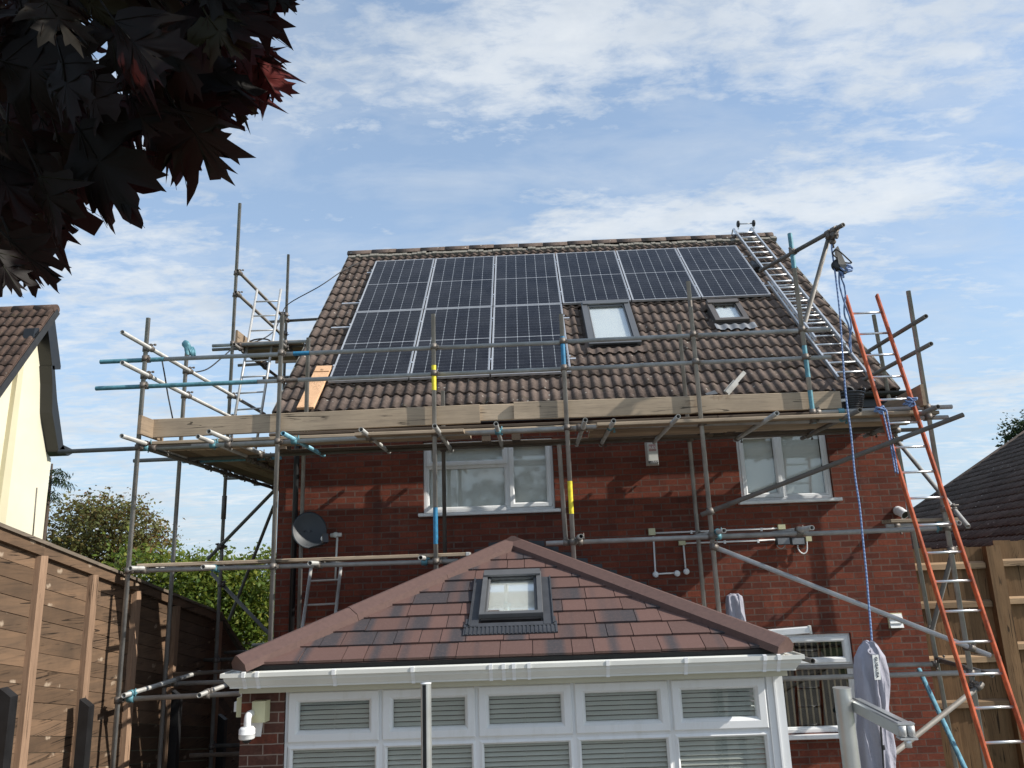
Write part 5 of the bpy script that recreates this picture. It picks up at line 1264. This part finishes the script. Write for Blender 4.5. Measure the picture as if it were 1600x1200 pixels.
for (px, py), lab in zip(((14,1081),(136,1097),(277,1083),(348,1120)), BL):
    q = atX(px, py, FX+.16); m = MB(); w = .048
    m.hexa([(q.x-w,q.y-w,.1),(q.x+w,q.y-w,.1),(q.x+w,q.y+w,.1),(q.x-w,q.y+w,.1)], [(q.x-w,q.y-w,q.z+.035),(q.x+w,q.y-w,q.z-.035),(q.x+w,q.y+w,q.z-.035),(q.x-w,q.y+w,q.z+.035)])
    tag(m.build('black_post', M['blackw']), lab, 'post', 'black posts along the left fence')
# right fence, seen from its railed side
RFY = 10.3
fr = thing('closeboard_fence', (6.5, RFY, 0), 'tan close-board fence with rails between the brick house and the dark roof', 'fence')
t0, t1 = atY(1437,857.5,RFY), atY(1545,855.5,RFY)
def panel(xa, xb, za, zb_, seed):
    rg = random.Random(seed); m = MB(); x = xa
    while x < xb-.02:
        e = min(x+.108+rg.uniform(-.006,.006), xb); k = (x-xa)/(xb-xa); z = za+(zb_-za)*k+rg.uniform(-.012,.012); d = rg.uniform(0,.006)
        m.hexa([(x,RFY+.012+d,.02),(e,RFY+.002+d,.02),(e,RFY+.014+d,.02),(x,RFY+.022+d,.02)], [(x,RFY+.012+d,z),(e,RFY+.002+d,z),(e,RFY+.014+d,z),(x,RFY+.022+d,z)]); x = e
    m.build('fence_panel', M['fence_r'], fr)
xp1 = atY(1553,870,RFY).x; xp0 = atY(1538,870,RFY).x
panel(4.7, xp0, t0.z, t0.z+.0, 1); panel(xp1+.03, xp1+3.2, t0.z+.06, t0.z+.07, 2)
for (xa, xb, ys) in ((4.85, xp0-.03, (884,944,1030,1100)), (xp1+.06, xp1+3.2, (882,941,1012,1100))):
    for y in ys:
        z = atY(1480 if xa < 6 else 1580, y, RFY).z; m = MB(); m.hexa([(xa,RFY-.05,z-.045),(xa,RFY,z-.045),(xa,RFY,z+.045),(xa,RFY-.05,z+.02)], [(xb,RFY-.05,z-.045),(xb,RFY,z-.045),(xb,RFY,z+.045),(xb,RFY-.05,z+.02)]); m.build('rail', M['rail'], fr)
for x, w, dz in ((4.74, .05, .0), (xp0+.02, .035, .0), (xp1-.01, .055, .01), (xp1+3.2, .05, 0)):
    m = MB(); m.box((x-w, RFY-.10, 0), (x+w, RFY-.001, t0.z+dz)); m.build('post', M['fence_r'], fr)

# ================================================================= NEIGHBOURS
# right: big dark roof
Pa, Pb = atY(1432,795,20.), atY(1600,678,20.); us = (Pb-Pa).normalized(); rd = Vector((.124,.992,0)).normalized(); un = us.cross(-rd).normalized()
if un.z < 0: un = -un
oN = Pa-us*2.7-rd*8.6
def nP(u, v, h=0.): return oN+rd*u+us*v+un*h
nh = thing('neighbour_house', (11, 15, 0), 'low house on the right whose large dark brown tiled roof rises behind the fence', 'house')
mb = MB(); tile_sheet(mb, nP, 0, 8.6, 50, 0, .30, 29, amp=.016, thick=.022, seed=8)
mb.hexa([nP(0,0,-.1), nP(8.6,0,-.1), nP(8.6,8.7,-.1), nP(0,8.7,-.1)], [nP(0,0,-.012), nP(8.6,0,-.012), nP(8.6,8.7,-.012), nP(0,8.7,-.012)], .8)
e2 = Vector((us.x, us.y, 0)); e2 = e2*1.; top = lambda u: nP(u, 8.7, -.012)
hz = Vector((us.x, us.y, -us.z)).normalized()
mb.hexa([top(0)-Vector((0,0,.1)), top(8.6)-Vector((0,0,.1)), top(8.6)+hz*8.7-Vector((0,0,.1)), top(0)+hz*8.7-Vector((0,0,.1))], [top(0), top(8.6), top(8.6)+hz*8.7, top(0)+hz*8.7], .8)
mb.build('roof', M['tile_r'], nh)
mb = MB(); mb.path([top(-.05)+Vector((0,0,.02)), top(8.65)+Vector((0,0,.02))], .12, 12); mb.path([nP(8.62,.0,.0), nP(8.62,8.7,.0)], .07, 8); mb.build('ridge_tiles', M['tile_r'], nh)
w0, w1_, w2_, w3 = [nP(u, v, -.12) for u, v in ((.3,.35),(8.3,.35),(8.3,8.7),(.3,8.7))]; f0, f1 = w0+(w3-w0)*2, None
mb = MB(); far = Vector((us.x, us.y, 0))*16.
for a, b in ((w0, w1_),):
    lo = [Vector((a.x,a.y,0)), Vector((b.x,b.y,0)), Vector((b.x,b.y,0))+far, Vector((a.x,a.y,0))+far]; mb.hexa(lo, [Vector((p.x,p.y,a.z)) for p in lo])
for (p, q) in ((w0, w3), (w1_, w2_)):
    e = p+far; mb.poly([p, q, Vector((e.x, e.y, p.z))])
mb.build('wall', M['pier'], nh)
# left: cream rendered house
HX = -10.
def G(px, py): p = atX(px, py, HX); return (p.y, p.z)
apx = G(56,508); gl = G(0,584); sl_ = (apx[1]-gl[1])/(apx[0]-gl[0]); Yf = apx[0]-2.6; zf = apx[1]-sl_*2.6
lh = thing('rendered_house', (HX-3, apx[0], 0), 'cream rendered house with brown tiled roof beyond the left fence', 'house')
wy = G(77,742)[0]
prof = [(Yf, 0), (Yf, zf), apx, G(63,578), G(63.5,605), G(63,642), G(72,706), (wy, G(78,716)[1]), (wy, 0)]
mb = MB(); mb.hexa([(HX-7, y, z) for y, z in prof], [(HX, y, z) for y, z in prof]); mb.build('wall', M['render'], lh)
mb = MB(); pp = [G(26.5,540), G(36,532), G(13,722), G(2,722), ]; pp = [pp[0], pp[1], (pp[2][0], 0+.3), (pp[3][0]-.0, .3)]
a, b = G(27,540), G(35,533); c, d = G(13,720), G(2,720)
k = (.2-c[1])/(b[1]-c[1]); c = (c[0]+(b[0]-c[0])*k, .2); k = (.2-d[1])/(a[1]-d[1]); d = (d[0]+(a[0]-d[0])*k, .2)
mb.hexa([(HX+.001, y, z) for y, z in (a, b, c, d)], [(HX+.09, y, z) for y, z in (a, b, c, d)]); mb.build('pilaster', M['render2'], lh)
mb = MB(); q = [G(31,514), G(38.5,513), G(38,532), G(28,529)]; mb.hexa([(HX+.09, y, z) for y, z in q], [(HX+.30, y, z) for y, z in q]); mb.build('eaves_box', M['blackp'], lh)
vdir = Vector((0, apx[0]-Yf, apx[1]-zf)).normalized(); vn = Vector((0, -vdir.z, vdir.y))
av = Vector((HX+.28, *G(64.5,482))); 
def lP(u, v, h=0.): return Vector((HX+.30-u, av.y, av.z))-vdir*(3.1-v)+vn*h
mb = MB(); tile_sheet(mb, lP, 0, 7.2, 40, 0, .31, 10, amp=.03, seed=12)
mb.hexa([lP(0,0,-.16), lP(7.2,0,-.16), lP(7.2,3.1,-.16), lP(0,3.1,-.16)], [lP(0,0,-.012), lP(7.2,0,-.012), lP(7.2,3.1,-.012), lP(0,3.1,-.012)], .5)
mb.build('roof', M['tile_l'], lh)
mb = MB(); x = HX+.32
for i in range(16):
    mb.path([(x-i*.45, av.y+.02, av.z-.02), (x-i*.45-.44, av.y+.02, av.z-.02)], .10+.004*(i % 2), 12, rnd())
mb.build('ridge_tiles', M['tile_l'], lh)
mb = MB()
for polyp in ([(64.5,484),(76,573),(75.5,578),(66,578.5),(63,578),(55,511)], [(61,572),(66,572),(70,625),(80,697),(83,704),(72.5,706),(62,645),(62.5,600)], [(80,696),(97,704),(95,709),(88,713),(80,708),(72,705)]):
    q = [G(*p) for p in polyp]; mb.hexa([(HX-7, y, z) for y, z in q], [(HX+.26, y, z) for y, z in q], .5)
mb.build('rear_roof', M['blackp'], lh)
a = lP(0,0,-.09); b = lP(0,3.1,-.09); mb = MB(); mb.beam(a+Vector((.012,0,0)), b+Vector((.012,0,0)), .025, .13, vn); mb.build('barge_board', M['rubber'], lh)
mb = MB(); mb.path([Vector((HX+.01, *G(57,762))), Vector((HX+.01, *G(50,845)))], .012, 6); mb.build('vent_pipe', M['steel_d'], lh)

# ================================================================= TREES
def leaf_card(m, p, s, rg, droop=.3, a=None, el=1.35):
    d = Vector((rg.gauss(0,1), rg.gauss(0,1), rg.gauss(0,.6)-droop)).normalized(); u = d.cross(Vector((rg.gauss(0,1), rg.gauss(0,1), rg.gauss(0,1)))).normalized(); n = d.cross(u)
    a = rg.random() if a is None else a; L = s*el
    k = len(m.v); m.v += [p, p+d*L*.45+u*s*.42+n*s*.08, p+d*L, p+d*L*.45-u*s*.42+n*s*.08]; m.face((k, k+1, k+2, k+3), a)
def limb(m, p0, p1, r0, r1, rg, k=5, wob=.06):
    pts = []; L = (p1-p0).length
    for i in range(k+1):
        t = i/k; q = p0.lerp(p1, t)
        if 0 < i < k: q = q+Vector((rg.gauss(0,1), rg.gauss(0,1), rg.gauss(0,.5)))*L*wob
        pts.append(q)
    m.path(smooth_path(pts, 3), [r0+(r1-r0)*i/(3*k) for i in range(3*k+1)], 7)
def tree(name, label, cat, base, blobs, n, size, mat, seed, trunk=.12, el=1.35, group=None, tone=None, droop=.3):
    rg = random.Random(seed); base = Vector(base); o = thing(name, base, label, cat, group)
    m = MB(); top = max(blobs, key=lambda b: b[0][2]); cc = sum((Vector(b[0]) for b in blobs), Vector())/len(blobs)
    limb(m, base, base.lerp(cc, .62), trunk, trunk*.6, rg); fork = base.lerp(cc, .62)
    tips = []
    for c, r in blobs:
        c = Vector(c); limb(m, fork+Vector((0,0,-.1)), c, trunk*.45, trunk*.14, rg)
        for _ in range(5):
            e = c+Vector((rg.uniform(-1,1)*r[0], rg.uniform(-1,1)*r[1], rg.uniform(-.3,1)*r[2]))*.85; limb(m, c, e, trunk*.14, trunk*.03, rg, 3); tips.append(e)
    m.build('trunk', M['bark'], o)
    m = MB(); vol = [b[1][0]*b[1][1]*b[1][2] for b in blobs]; tot = sum(vol)
    for (c, r), v in zip(blobs, vol):
        c = Vector(c); k = int(n*v/tot); ncl = max(6, k//26)
        for _ in range(max(4, k//330)):
            q = Vector((rg.gauss(0,1), rg.gauss(0,1), abs(rg.gauss(0,.8))+.1)).normalized(); e0 = c+Vector((q.x*r[0], q.y*r[1], q.z*r[2]))*.85; e1 = e0+q*size*rg.uniform(4, 9)+Vector((0,0,size*2))
            m.path([e0, e0.lerp(e1, .5)+Vector((0,0,size*.3)), e1], [size*.07, size*.05, size*.02], 4, .2)
            for j in range(14): leaf_card(m, e0.lerp(e1, rg.uniform(.1, 1.05))+Vector((rg.gauss(0,1), rg.gauss(0,1), rg.gauss(0,1)))*size*.45, size*rg.uniform(.6,1.2), rg, droop, min(1, max(0, rg.gauss(.6,.2))), el)
        for _ in range(int(ncl*1.12)):
            while True:
                q = Vector((rg.uniform(-1,1), rg.uniform(-1,1), rg.uniform(-1,1)))
                if .25 < q.length < 1: break
            q = q.normalized()*(q.length**.45); ctr = c+Vector((q.x*r[0], q.y*r[1], q.z*r[2])); sp = size*rg.uniform(1.8, 3.6); tn = min(1, max(0, rg.gauss(.45, .26)))
            if tone: tn = tone(ctr, tn)
            for _ in range(26):
                leaf_card(m, ctr+Vector((rg.gauss(0,1), rg.gauss(0,1), rg.gauss(0,.7)))*sp, size*rg.choice((.5,.75,.9,1.1,1.5))*rg.uniform(.8,1.2), rg, droop, min(1, max(0, tn+rg.gauss(0,.12))), el)
    m.build('crown', mat, o)
    return o
def Bp(px, py, Y, rx, ry, rz): p = atY(px, py, Y); return ((p.x, p.y, p.z), (rx, ry, rz))
YT = 26.
b0 = atY(165,1000,YT)
tree('broadleaf_tree', 'rounded tree with leaves turning brown between the cream house and the scaffold', 'tree', (b0.x, YT, 0),
  [Bp(165,832,YT,1.55,1.5,1.05), Bp(118,830,YT,.95,1.1,.95), Bp(205,838,YT,.95,1.1,1.05), Bp(240,855,YT,.55,.8,.85), Bp(140,800,YT,.75,.9,.55), Bp(190,808,YT,.65,.8,.5), Bp(150,880,YT,1.7,1.3,1.0), Bp(95,870,YT,.8,1,.9), Bp(215,885,YT,1.0,1,.8)],
  15000, .085, M['l_autumn'], 21, .16, tone=lambda c, t: min(1, t*.75+max(0, (c.x-atY(190,830,YT).x)*.17)))
YH = 19.
hb = [('leafy bright green bush directly behind the top of the left fence', [(300,925,1.05,.8,.95),(260,908,.75,.7,.62),(330,940,.9,.8,1.1),(222,893,.5,.6,.45),(190,885,.35,.5,.4)], 31),
      ('tall yellowish green bush behind the scaffold braces', [(385,925,.95,.8,.85),(415,915,.8,.8,.85),(355,935,.8,.8,.95),(400,975,1.0,.8,1.0)], 32),
      ('shaded green bush at the foot of the house side passage', [(345,1000,1.2,.9,1.0),(420,1020,1.1,.9,1.1),(290,990,1.2,.9,1.2)], 33)]
for lab, bl, sd_ in hb:
    Yb = YH+(sd_-31)*.5; c = atY(bl[0][0], 1000, Yb)
    tree('garden_bush', lab, 'bush', (c.x, Yb, 0), [Bp(px, py, Yb, a, b, c_) for px, py, a, b, c_ in bl], 7500, .075, M['l_green'], sd_, .07, 1.5, 'bushes behind the left fence', droop=.5)
YF = 60.
c = atY(1605,800,42.)
tree('broadleaf_tree', 'dark green treetop above the dark roof at the right edge', 'tree', (c.x, 42, 0), [Bp(1606,678,42.,.75,1,.6), Bp(1594,692,42.,.4,.8,.4), Bp(1622,692,42.,.9,1,1.0), Bp(1611,664,42.,.4,.6,.35)], 5000, .13, M['l_dark'], 41, .2)
# conifer sprays beside the cream house
rg = random.Random(17); c = atY(70,800,17.); o = thing('conifer', (c.x, 17, 0), 'drooping conifer sprays poking out from behind the cream house', 'tree')
m = MB(); limb(m, Vector((c.x,17,0)), Vector((c.x+.05,17,atY(70,725,17.).z)), .14, .02, rg, 5, .01); m.build('trunk', M['bark'], o)
m = MB()
for (px, py, ex, ey) in ((74,738,104,741),(74,755,112,757),(74,772,90,779),(74,747,97,751)):
    a, e = atY(px, py, 17.), atY(ex, ey, 17.); pts = [a.lerp(e, t)+Vector((0, rg.uniform(-.05,.05), .10*math.sin(math.pi*t))) for t in [i/8 for i in range(9)]]
    m.path(pts, [.012-.001*i for i in range(9)], 5)
    for p in pts[2:]:
        for _ in range(12): q = p+Vector((rg.gauss(0,.05), rg.gauss(0,.08), rg.gauss(-.04,.035))); leaf_card(m, q, .03, rg, 1.6, None, 4.)
m.build('foliage', M['l_dark'], o)

# ---- purple maple overhanging the camera
half = [(0,1.0),(.035,.88),(.075,.80),(.15,.815),(.115,.72),(.095,.60),(.20,.655),(.27,.755),(.315,.70),(.47,.745),(.40,.62),(.375,.53),(.50,.50),(.36,.42),(.27,.335),(.40,.34),(.50,.37),(.64,.30),(.50,.235),(.44,.15),(.40,.085),(.24,.03),(.10,-.015),(.02,.06)]
outl = half+[(-x, y) for x, y in half[::-1][:-1]]
def maple_leaf(m, base, tip, nrm, rg, a):
    y = tip-base; L = y.length; y = y/L; nrm = (nrm-y*nrm.dot(y)).normalized(); x = y.cross(nrm); w = rg.uniform(.62, .98); fold = rg.uniform(.05,.42); curl = rg.uniform(-.20,.45); jl = [(1+rg.uniform(-.16,.12), rg.uniform(-.025,.025), rg.uniform(-.02,.02)) for _ in outl]; asy = rg.uniform(-.18,.18); tws = rg.uniform(-.35,.35)
    def pos(u, v): return base+x*((u*w*(1+asy*(1 if u > 0 else -1))+.10*asy*v*v)*L)+y*(v*L)+nrm*(L*(-fold*abs(u)*1.1-.35*fold*u*u+curl*(v-.4)**2*(1 if v > .4 else .3)+tws*u*(v-.3)-.07*math.sin(u*9+v*5)*abs(u)*2))
    n = len(m.v); N = len(outl); c = (0, .34)
    for f in (.5, 1.):
        for (u, v), (js, ju, jv) in zip(outl, jl): m.v.append(pos(c[0]+(u-c[0])*f*js+ju*f, c[1]+(v-c[1])*f*js+jv*f))
    m.v.append(pos(*c))
    for i in range(N):
        j = (i+1) % N; m.face((n+i, n+j, n+2*N), a, True); m.face((n+N+i, n+N+j, n+j, n+i), a, True)
    m.path([base-y*L*.35+nrm*L*.1+Vector((0,0,L*.12)), base, base.lerp(tip, .3)+nrm*.001], [.0016,.0018,.0014], 5, a)
    for ex, ey in ((0,.97),(.45,.72),(-.45,.72),(.60,.30),(-.60,.30)):
        q = [pos(ex*t, .05+(ey-.05)*t)-nrm*.0008 for t in (0,.33,.66,.96)]; m.path(q, [.0015,.0011,.0008,.0004], 4, min(.9, a+.25))
rg = random.Random(77)
mp = thing('maple_tree', (-2.2, 1.2, 1.4), 'dark purple maple branch with large pointed leaves hanging across the top left corner', 'tree')
m = MB()
hand = [(272,165,371,296,1.35),(285,150,345,215,1.5),(232,120,300,262,1.45),(128,212,219,361,1.3),(88,205,112,330,1.4),(165,150,215,245,1.5),(300,75,418,188,1.5),(330,20,497,3,1.35),(290,10,352,95,1.3),(355,70,438,82,1.6),(370,95,447,128,1.65),(365,110,440,155,1.6),(345,95,415,172,1.62),(350,60,425,105,1.7),
 (250,110,385,217,1.55),(60,270,103,382,1.25),(20,300,92,330,1.4),(10,370,105,460,1.2),(-10,390,40,472,1.15),(-20,300,60,440,1.3),(30,250,100,420,1.45),(200,60,262,145,1.4),(150,110,190,232,1.35),(110,120,160,215,1.5),(40,200,75,318,1.35),(-10,250,50,365,1.3),(60,180,145,282,1.6),(200,20,330,120,1.6),(260,60,330,165,1.4),(310,120,372,210,1.5),(118,195,228,368,1.28),(265,160,330,280,1.42),(150,185,192,250,1.33),(70,310,98,395,1.3),(345,120,392,205,1.55),(205,150,246,240,1.3),(20,380,60,470,1.22),(400,95,448,175,1.62),(385,60,452,110,1.66),(400,-22,497,5,1.32),(370,-40,465,14,1.4),(340,-20,430,22,1.36)]
for bx_, by_, tx, ty, d in hand:
    base, tip = atD(bx_, by_, d), atD(tx, ty, d-rg.uniform(-.06,.08)); nr = Vector((rg.gauss(0,.5), -1, rg.gauss(.2,.4)))
    red = tx > 405 and d > 1.58
    maple_leaf(m, base, tip, nr, rg, rg.uniform(.93, 1.) if red else rg.uniform(0, .88))
bound = [(-400,470),(0,425),(50,380),(85,310),(140,285),(190,235),(230,195),(285,190),(330,165),(395,115),(440,45)]
def lim(px):
    for (a, b), (c_, d_) in zip(bound, bound[1:]):
        if a <= px <= c_: return b+(d_-b)*(px-a)/(c_-a)
    return -50
cnt = 0
while cnt < 215:
    px, py = rg.uniform(-260, 430), rg.uniform(-260, 420); d = rg.uniform(1.15, 2.2)
    an = math.radians(rg.gauss(62, 26)); L = rg.uniform(.10, .16)*F/d
    tx, ty = px+math.cos(an)*L, py+math.sin(an)*L
    if px > 430 or ty > lim(min(tx, 438))-8 or tx > 425: continue
    maple_leaf(m, atD(px, py, d), atD(tx, ty, d+rg.uniform(-.05,.05)), Vector((rg.gauss(0,.6), -1, rg.gauss(.3,.6))), rg, rg.uniform(.84,.92) if rg.random() < .14 else rg.random()**1.5*.8); cnt += 1
cnt = 0
SUNV = Vector((1., -.20, .72)).normalized()
while cnt < 620:                             # the rest of the crown, overhead and out of the picture, shading the leaves below
    p = atD(rg.uniform(-300, 440), rg.uniform(-200, 420), rg.uniform(1.2, 2.0))+SUNV*rg.uniform(.3, 1.7) if cnt < 430 else EYEP+Vector((rg.uniform(-3, -1.0), rg.uniform(-.6, 2.2), rg.uniform(1.0, 2.6)))
    q = p-EYEP; zc_ = q.dot(AZ); xs_, ys_ = (800+F*q.dot(AX)/zc_, 600-F*q.dot(AY)/zc_) if zc_ > .05 else (-9999, -9999)
    if zc_ > .05 and -260 < xs_ < 1860 and -170 < ys_ < 1500: continue
    t = p+Vector((rg.gauss(0,.06), rg.gauss(0,.06), -.08)).normalized()*rg.uniform(.12,.17)
    maple_leaf(m, p, t, Vector((rg.gauss(0,.5)+.5, rg.gauss(0,.5), .7)), rg, rg.random()*.8); cnt += 1
m.build('foliage', M['l_maple'], mp, smooth=True)
m = MB(); tr = Vector((-2.2,1.2,1.4)); limb(m, tr, Vector((-2.3,1.1,5.6)), .11, .06, rg, 6, .02)
for e, r in (((-.9,1.6,4.35),.03),((-.6,1.3,4.9),.03),((1.2,1.2,5.4),.035),((-1.5,2.1,4.2),.025),((.3,.4,5.3),.03)): limb(m, Vector((-2.28,1.12,4.6)), Vector(e), r, .006, rg, 5, .05)
for a, b in (((70,-30),(160,150)),((160,-40),(270,160)),((250,-40),(330,60)),((-30,120),(40,290)),((-30,20),(130,210))): m.path(smooth_path([atD(*a,1.5), atD((a[0]+b[0])/2+10,(a[1]+b[1])/2-8,1.47), atD(*b,1.43)], 4), .0045, 6)
m.build('branches', M['bark'], mp)

# ================================================================= GROUND, AIR AND LIGHT
def gz(y): return 1.4 if y < 1 else (1.4-1.4*(y-1)/4.0 if y < 5 else 0)
mb = MB(); ys = [-80,-2,1,2,3,4,5,9,20,60,400,1500]; xs = [-1200,-100,-30,-8,-4.5,-2,2,5,8,30,100,1200]
for y0, y1 in zip(ys, ys[1:]):
    for x0, x1 in zip(xs, xs[1:]): mb.quad((x0,y0,gz(y0)),(x1,y0,gz(y0)),(x1,y1,gz(y1)),(x0,y1,gz(y1)))
tag(mb.build('lawn', M['grass'], None, base=False), kind='structure')
mb = MB(); ys2 = [-3, 1, 2, 3, 4, 5.04]
for y0, y1 in zip(ys2, ys2[1:]): mb.hexa([(-4.3,y0,gz(y0)-.1),(6,y0,gz(y0)-.1),(6,y1,gz(y1)-.1),(-4.3,y1,gz(y1)-.1)], [(-4.3,y0,gz(y0)+.02),(6,y0,gz(y0)+.02),(6,y1,gz(y1)+.02),(-4.3,y1,gz(y1)+.02)])
tag(mb.build('bounce_terrace', M['paving'], None), kind='structure')  # unseen grey paving added to bounce neutral light onto the house front
mb = MB(); mb.box((-4.3, 5.05, .003), (4.6, YW-.05, .035)); mb.box((-4.3, YW-.05, .003), (-3.2, 17, .035)); tag(mb.build('patio', M['paving'], None), kind='structure')

SUN = Vector((1., -.25, .74)).normalized()
sl = bpy.data.lights.new('sun', 'SUN'); sl.energy = 4.7; sl.angle = math.radians(.5); sl.color = (1., .945, .86)
so = bpy.data.objects.new('sun', sl); C.objects.link(so); so.rotation_euler = (-SUN).to_track_quat('-Z', 'Y').to_euler(); so.location = (20, -6, 18)
wd = bpy.data.worlds.new('World'); SC.world = wd; wd.use_nodes = True; T = wd.node_tree; T.nodes.clear()
class WN(NT):
    def __init__(s, t): s.t = t
w = WN(T); out = w.n('ShaderNodeOutputWorld'); bg = w.n('ShaderNodeBackground')
sky = w.n('ShaderNodeTexSky', sky_type='NISHITA'); sky.sun_disc = False
sky.sun_elevation = math.asin(SUN.z); sky.sun_rotation = math.atan2(SUN.x, SUN.y); sky.altitude = 50; sky.air_density = 1.0; sky.dust_density = 1.2; sky.ozone_density = 1.0
d = w.n('ShaderNodeTexCoord').outputs['Generated']; s3 = w.sep(d)
zz = w.math('ADD', w.math('MAXIMUM', s3[2], 0.), .10)
pl = w.comb(w.math('DIVIDE', s3[0], zz), w.math('DIVIDE', s3[1], zz), 0.)
big = w.noise(w.map(pl, (.85, 1.25, 1), CLOUD_A), 1.25, 4, .5, .1)
fine = w.noise(w.map(pl, (1, 1.7, 1), CLOUD_B), 9.0, 9, .64, .2)
wisp = w.noise(w.map(pl, (.8, 1.5, 1), (3.1, 7.7, 0), (0, 0, -.25)), 3.2, 8, .6, .3)
cv = w.math('ADD', w.math('MULTIPLY', big, .5), w.math('MULTIPLY', fine, .5))
def blob(px, py, a, b, wt):
    c = ray(px, py).normalized(); r = c.cross(Vector((0,0,1))).normalized(); u = r.cross(c)
    def dot(v, s): x = w.n('ShaderNodeVectorMath', operation='DOT_PRODUCT'); w.l(d, x.inputs[0]); x.inputs[1].default_value = v/s; return x.outputs['Value']
    q = w.math('ADD', w.math('POWER', w.math('ABSOLUTE', dot(r, a/F)), 2.), w.math('POWER', w.math('ABSOLUTE', w.math('SUBTRACT', dot(u, b/F), 0.)), 2.))
    return w.math('MULTIPLY', w.math('EXPONENT', w.math('MULTIPLY', q, -1.)), wt)
for B_ in BLOBS: cv = w.math('ADD', cv, blob(*B_))
cm = w.ramp(cv, [(.465, 0.), (.52, .38), (.60, .82), (.74, 1.)])
wm = w.math('MULTIPLY', w.ramp(wisp, [(.45, 0.), (.75, 1.)]), .45)
mask = w.math('MAXIMUM', cm, wm)
hz = w.ramp(s3[2], [(0., .92), (.12, .76), (.32, .48), (.6, .36)])
shade = w.ramp(w.noise(w.map(pl, (1,1,1), (1.3,.4,0)), 2.6, 7, .6), [(.3, (4.7,5.15,5.6)), (.62, (6.6,6.85,7.0))])
tinted = w.mix(1.0, sky.outputs[0], (.93,1.0,1.09), 'MULTIPLY')
tinted = w.mix(1.0, tinted, (SKYG,SKYG,SKYG), 'MULTIPLY')
c0 = w.mix(hz, tinted, (3.9,5.1,6.3))
col = w.mix(w.math('MULTIPLY', mask, .84), c0, shade)
w.l(col, bg.inputs[0]); bg.inputs[1].default_value = .11; w.l(bg.outputs[0], out.inputs[0])

cam = bpy.data.cameras.new('camera'); cam.sensor_width = 36; cam.lens = F/1600*36; cam.clip_end = 4000; cam.clip_start = .05
co = bpy.data.objects.new('camera', cam); C.objects.link(co)
mat = Matrix((AX, AY, -AZ)).transposed().to_4x4(); mat.translation = EYEP; co.matrix_world = mat; SC.camera = co
SC.view_settings.view_transform = 'Standard'; SC.view_settings.look = 'None'; SC.view_settings.exposure = .28; SC.view_settings.gamma = 1.
SC.cycles.max_bounces = 8; SC.cycles.transparent_max_bounces = 12; SC.cycles.use_adaptive_sampling = True
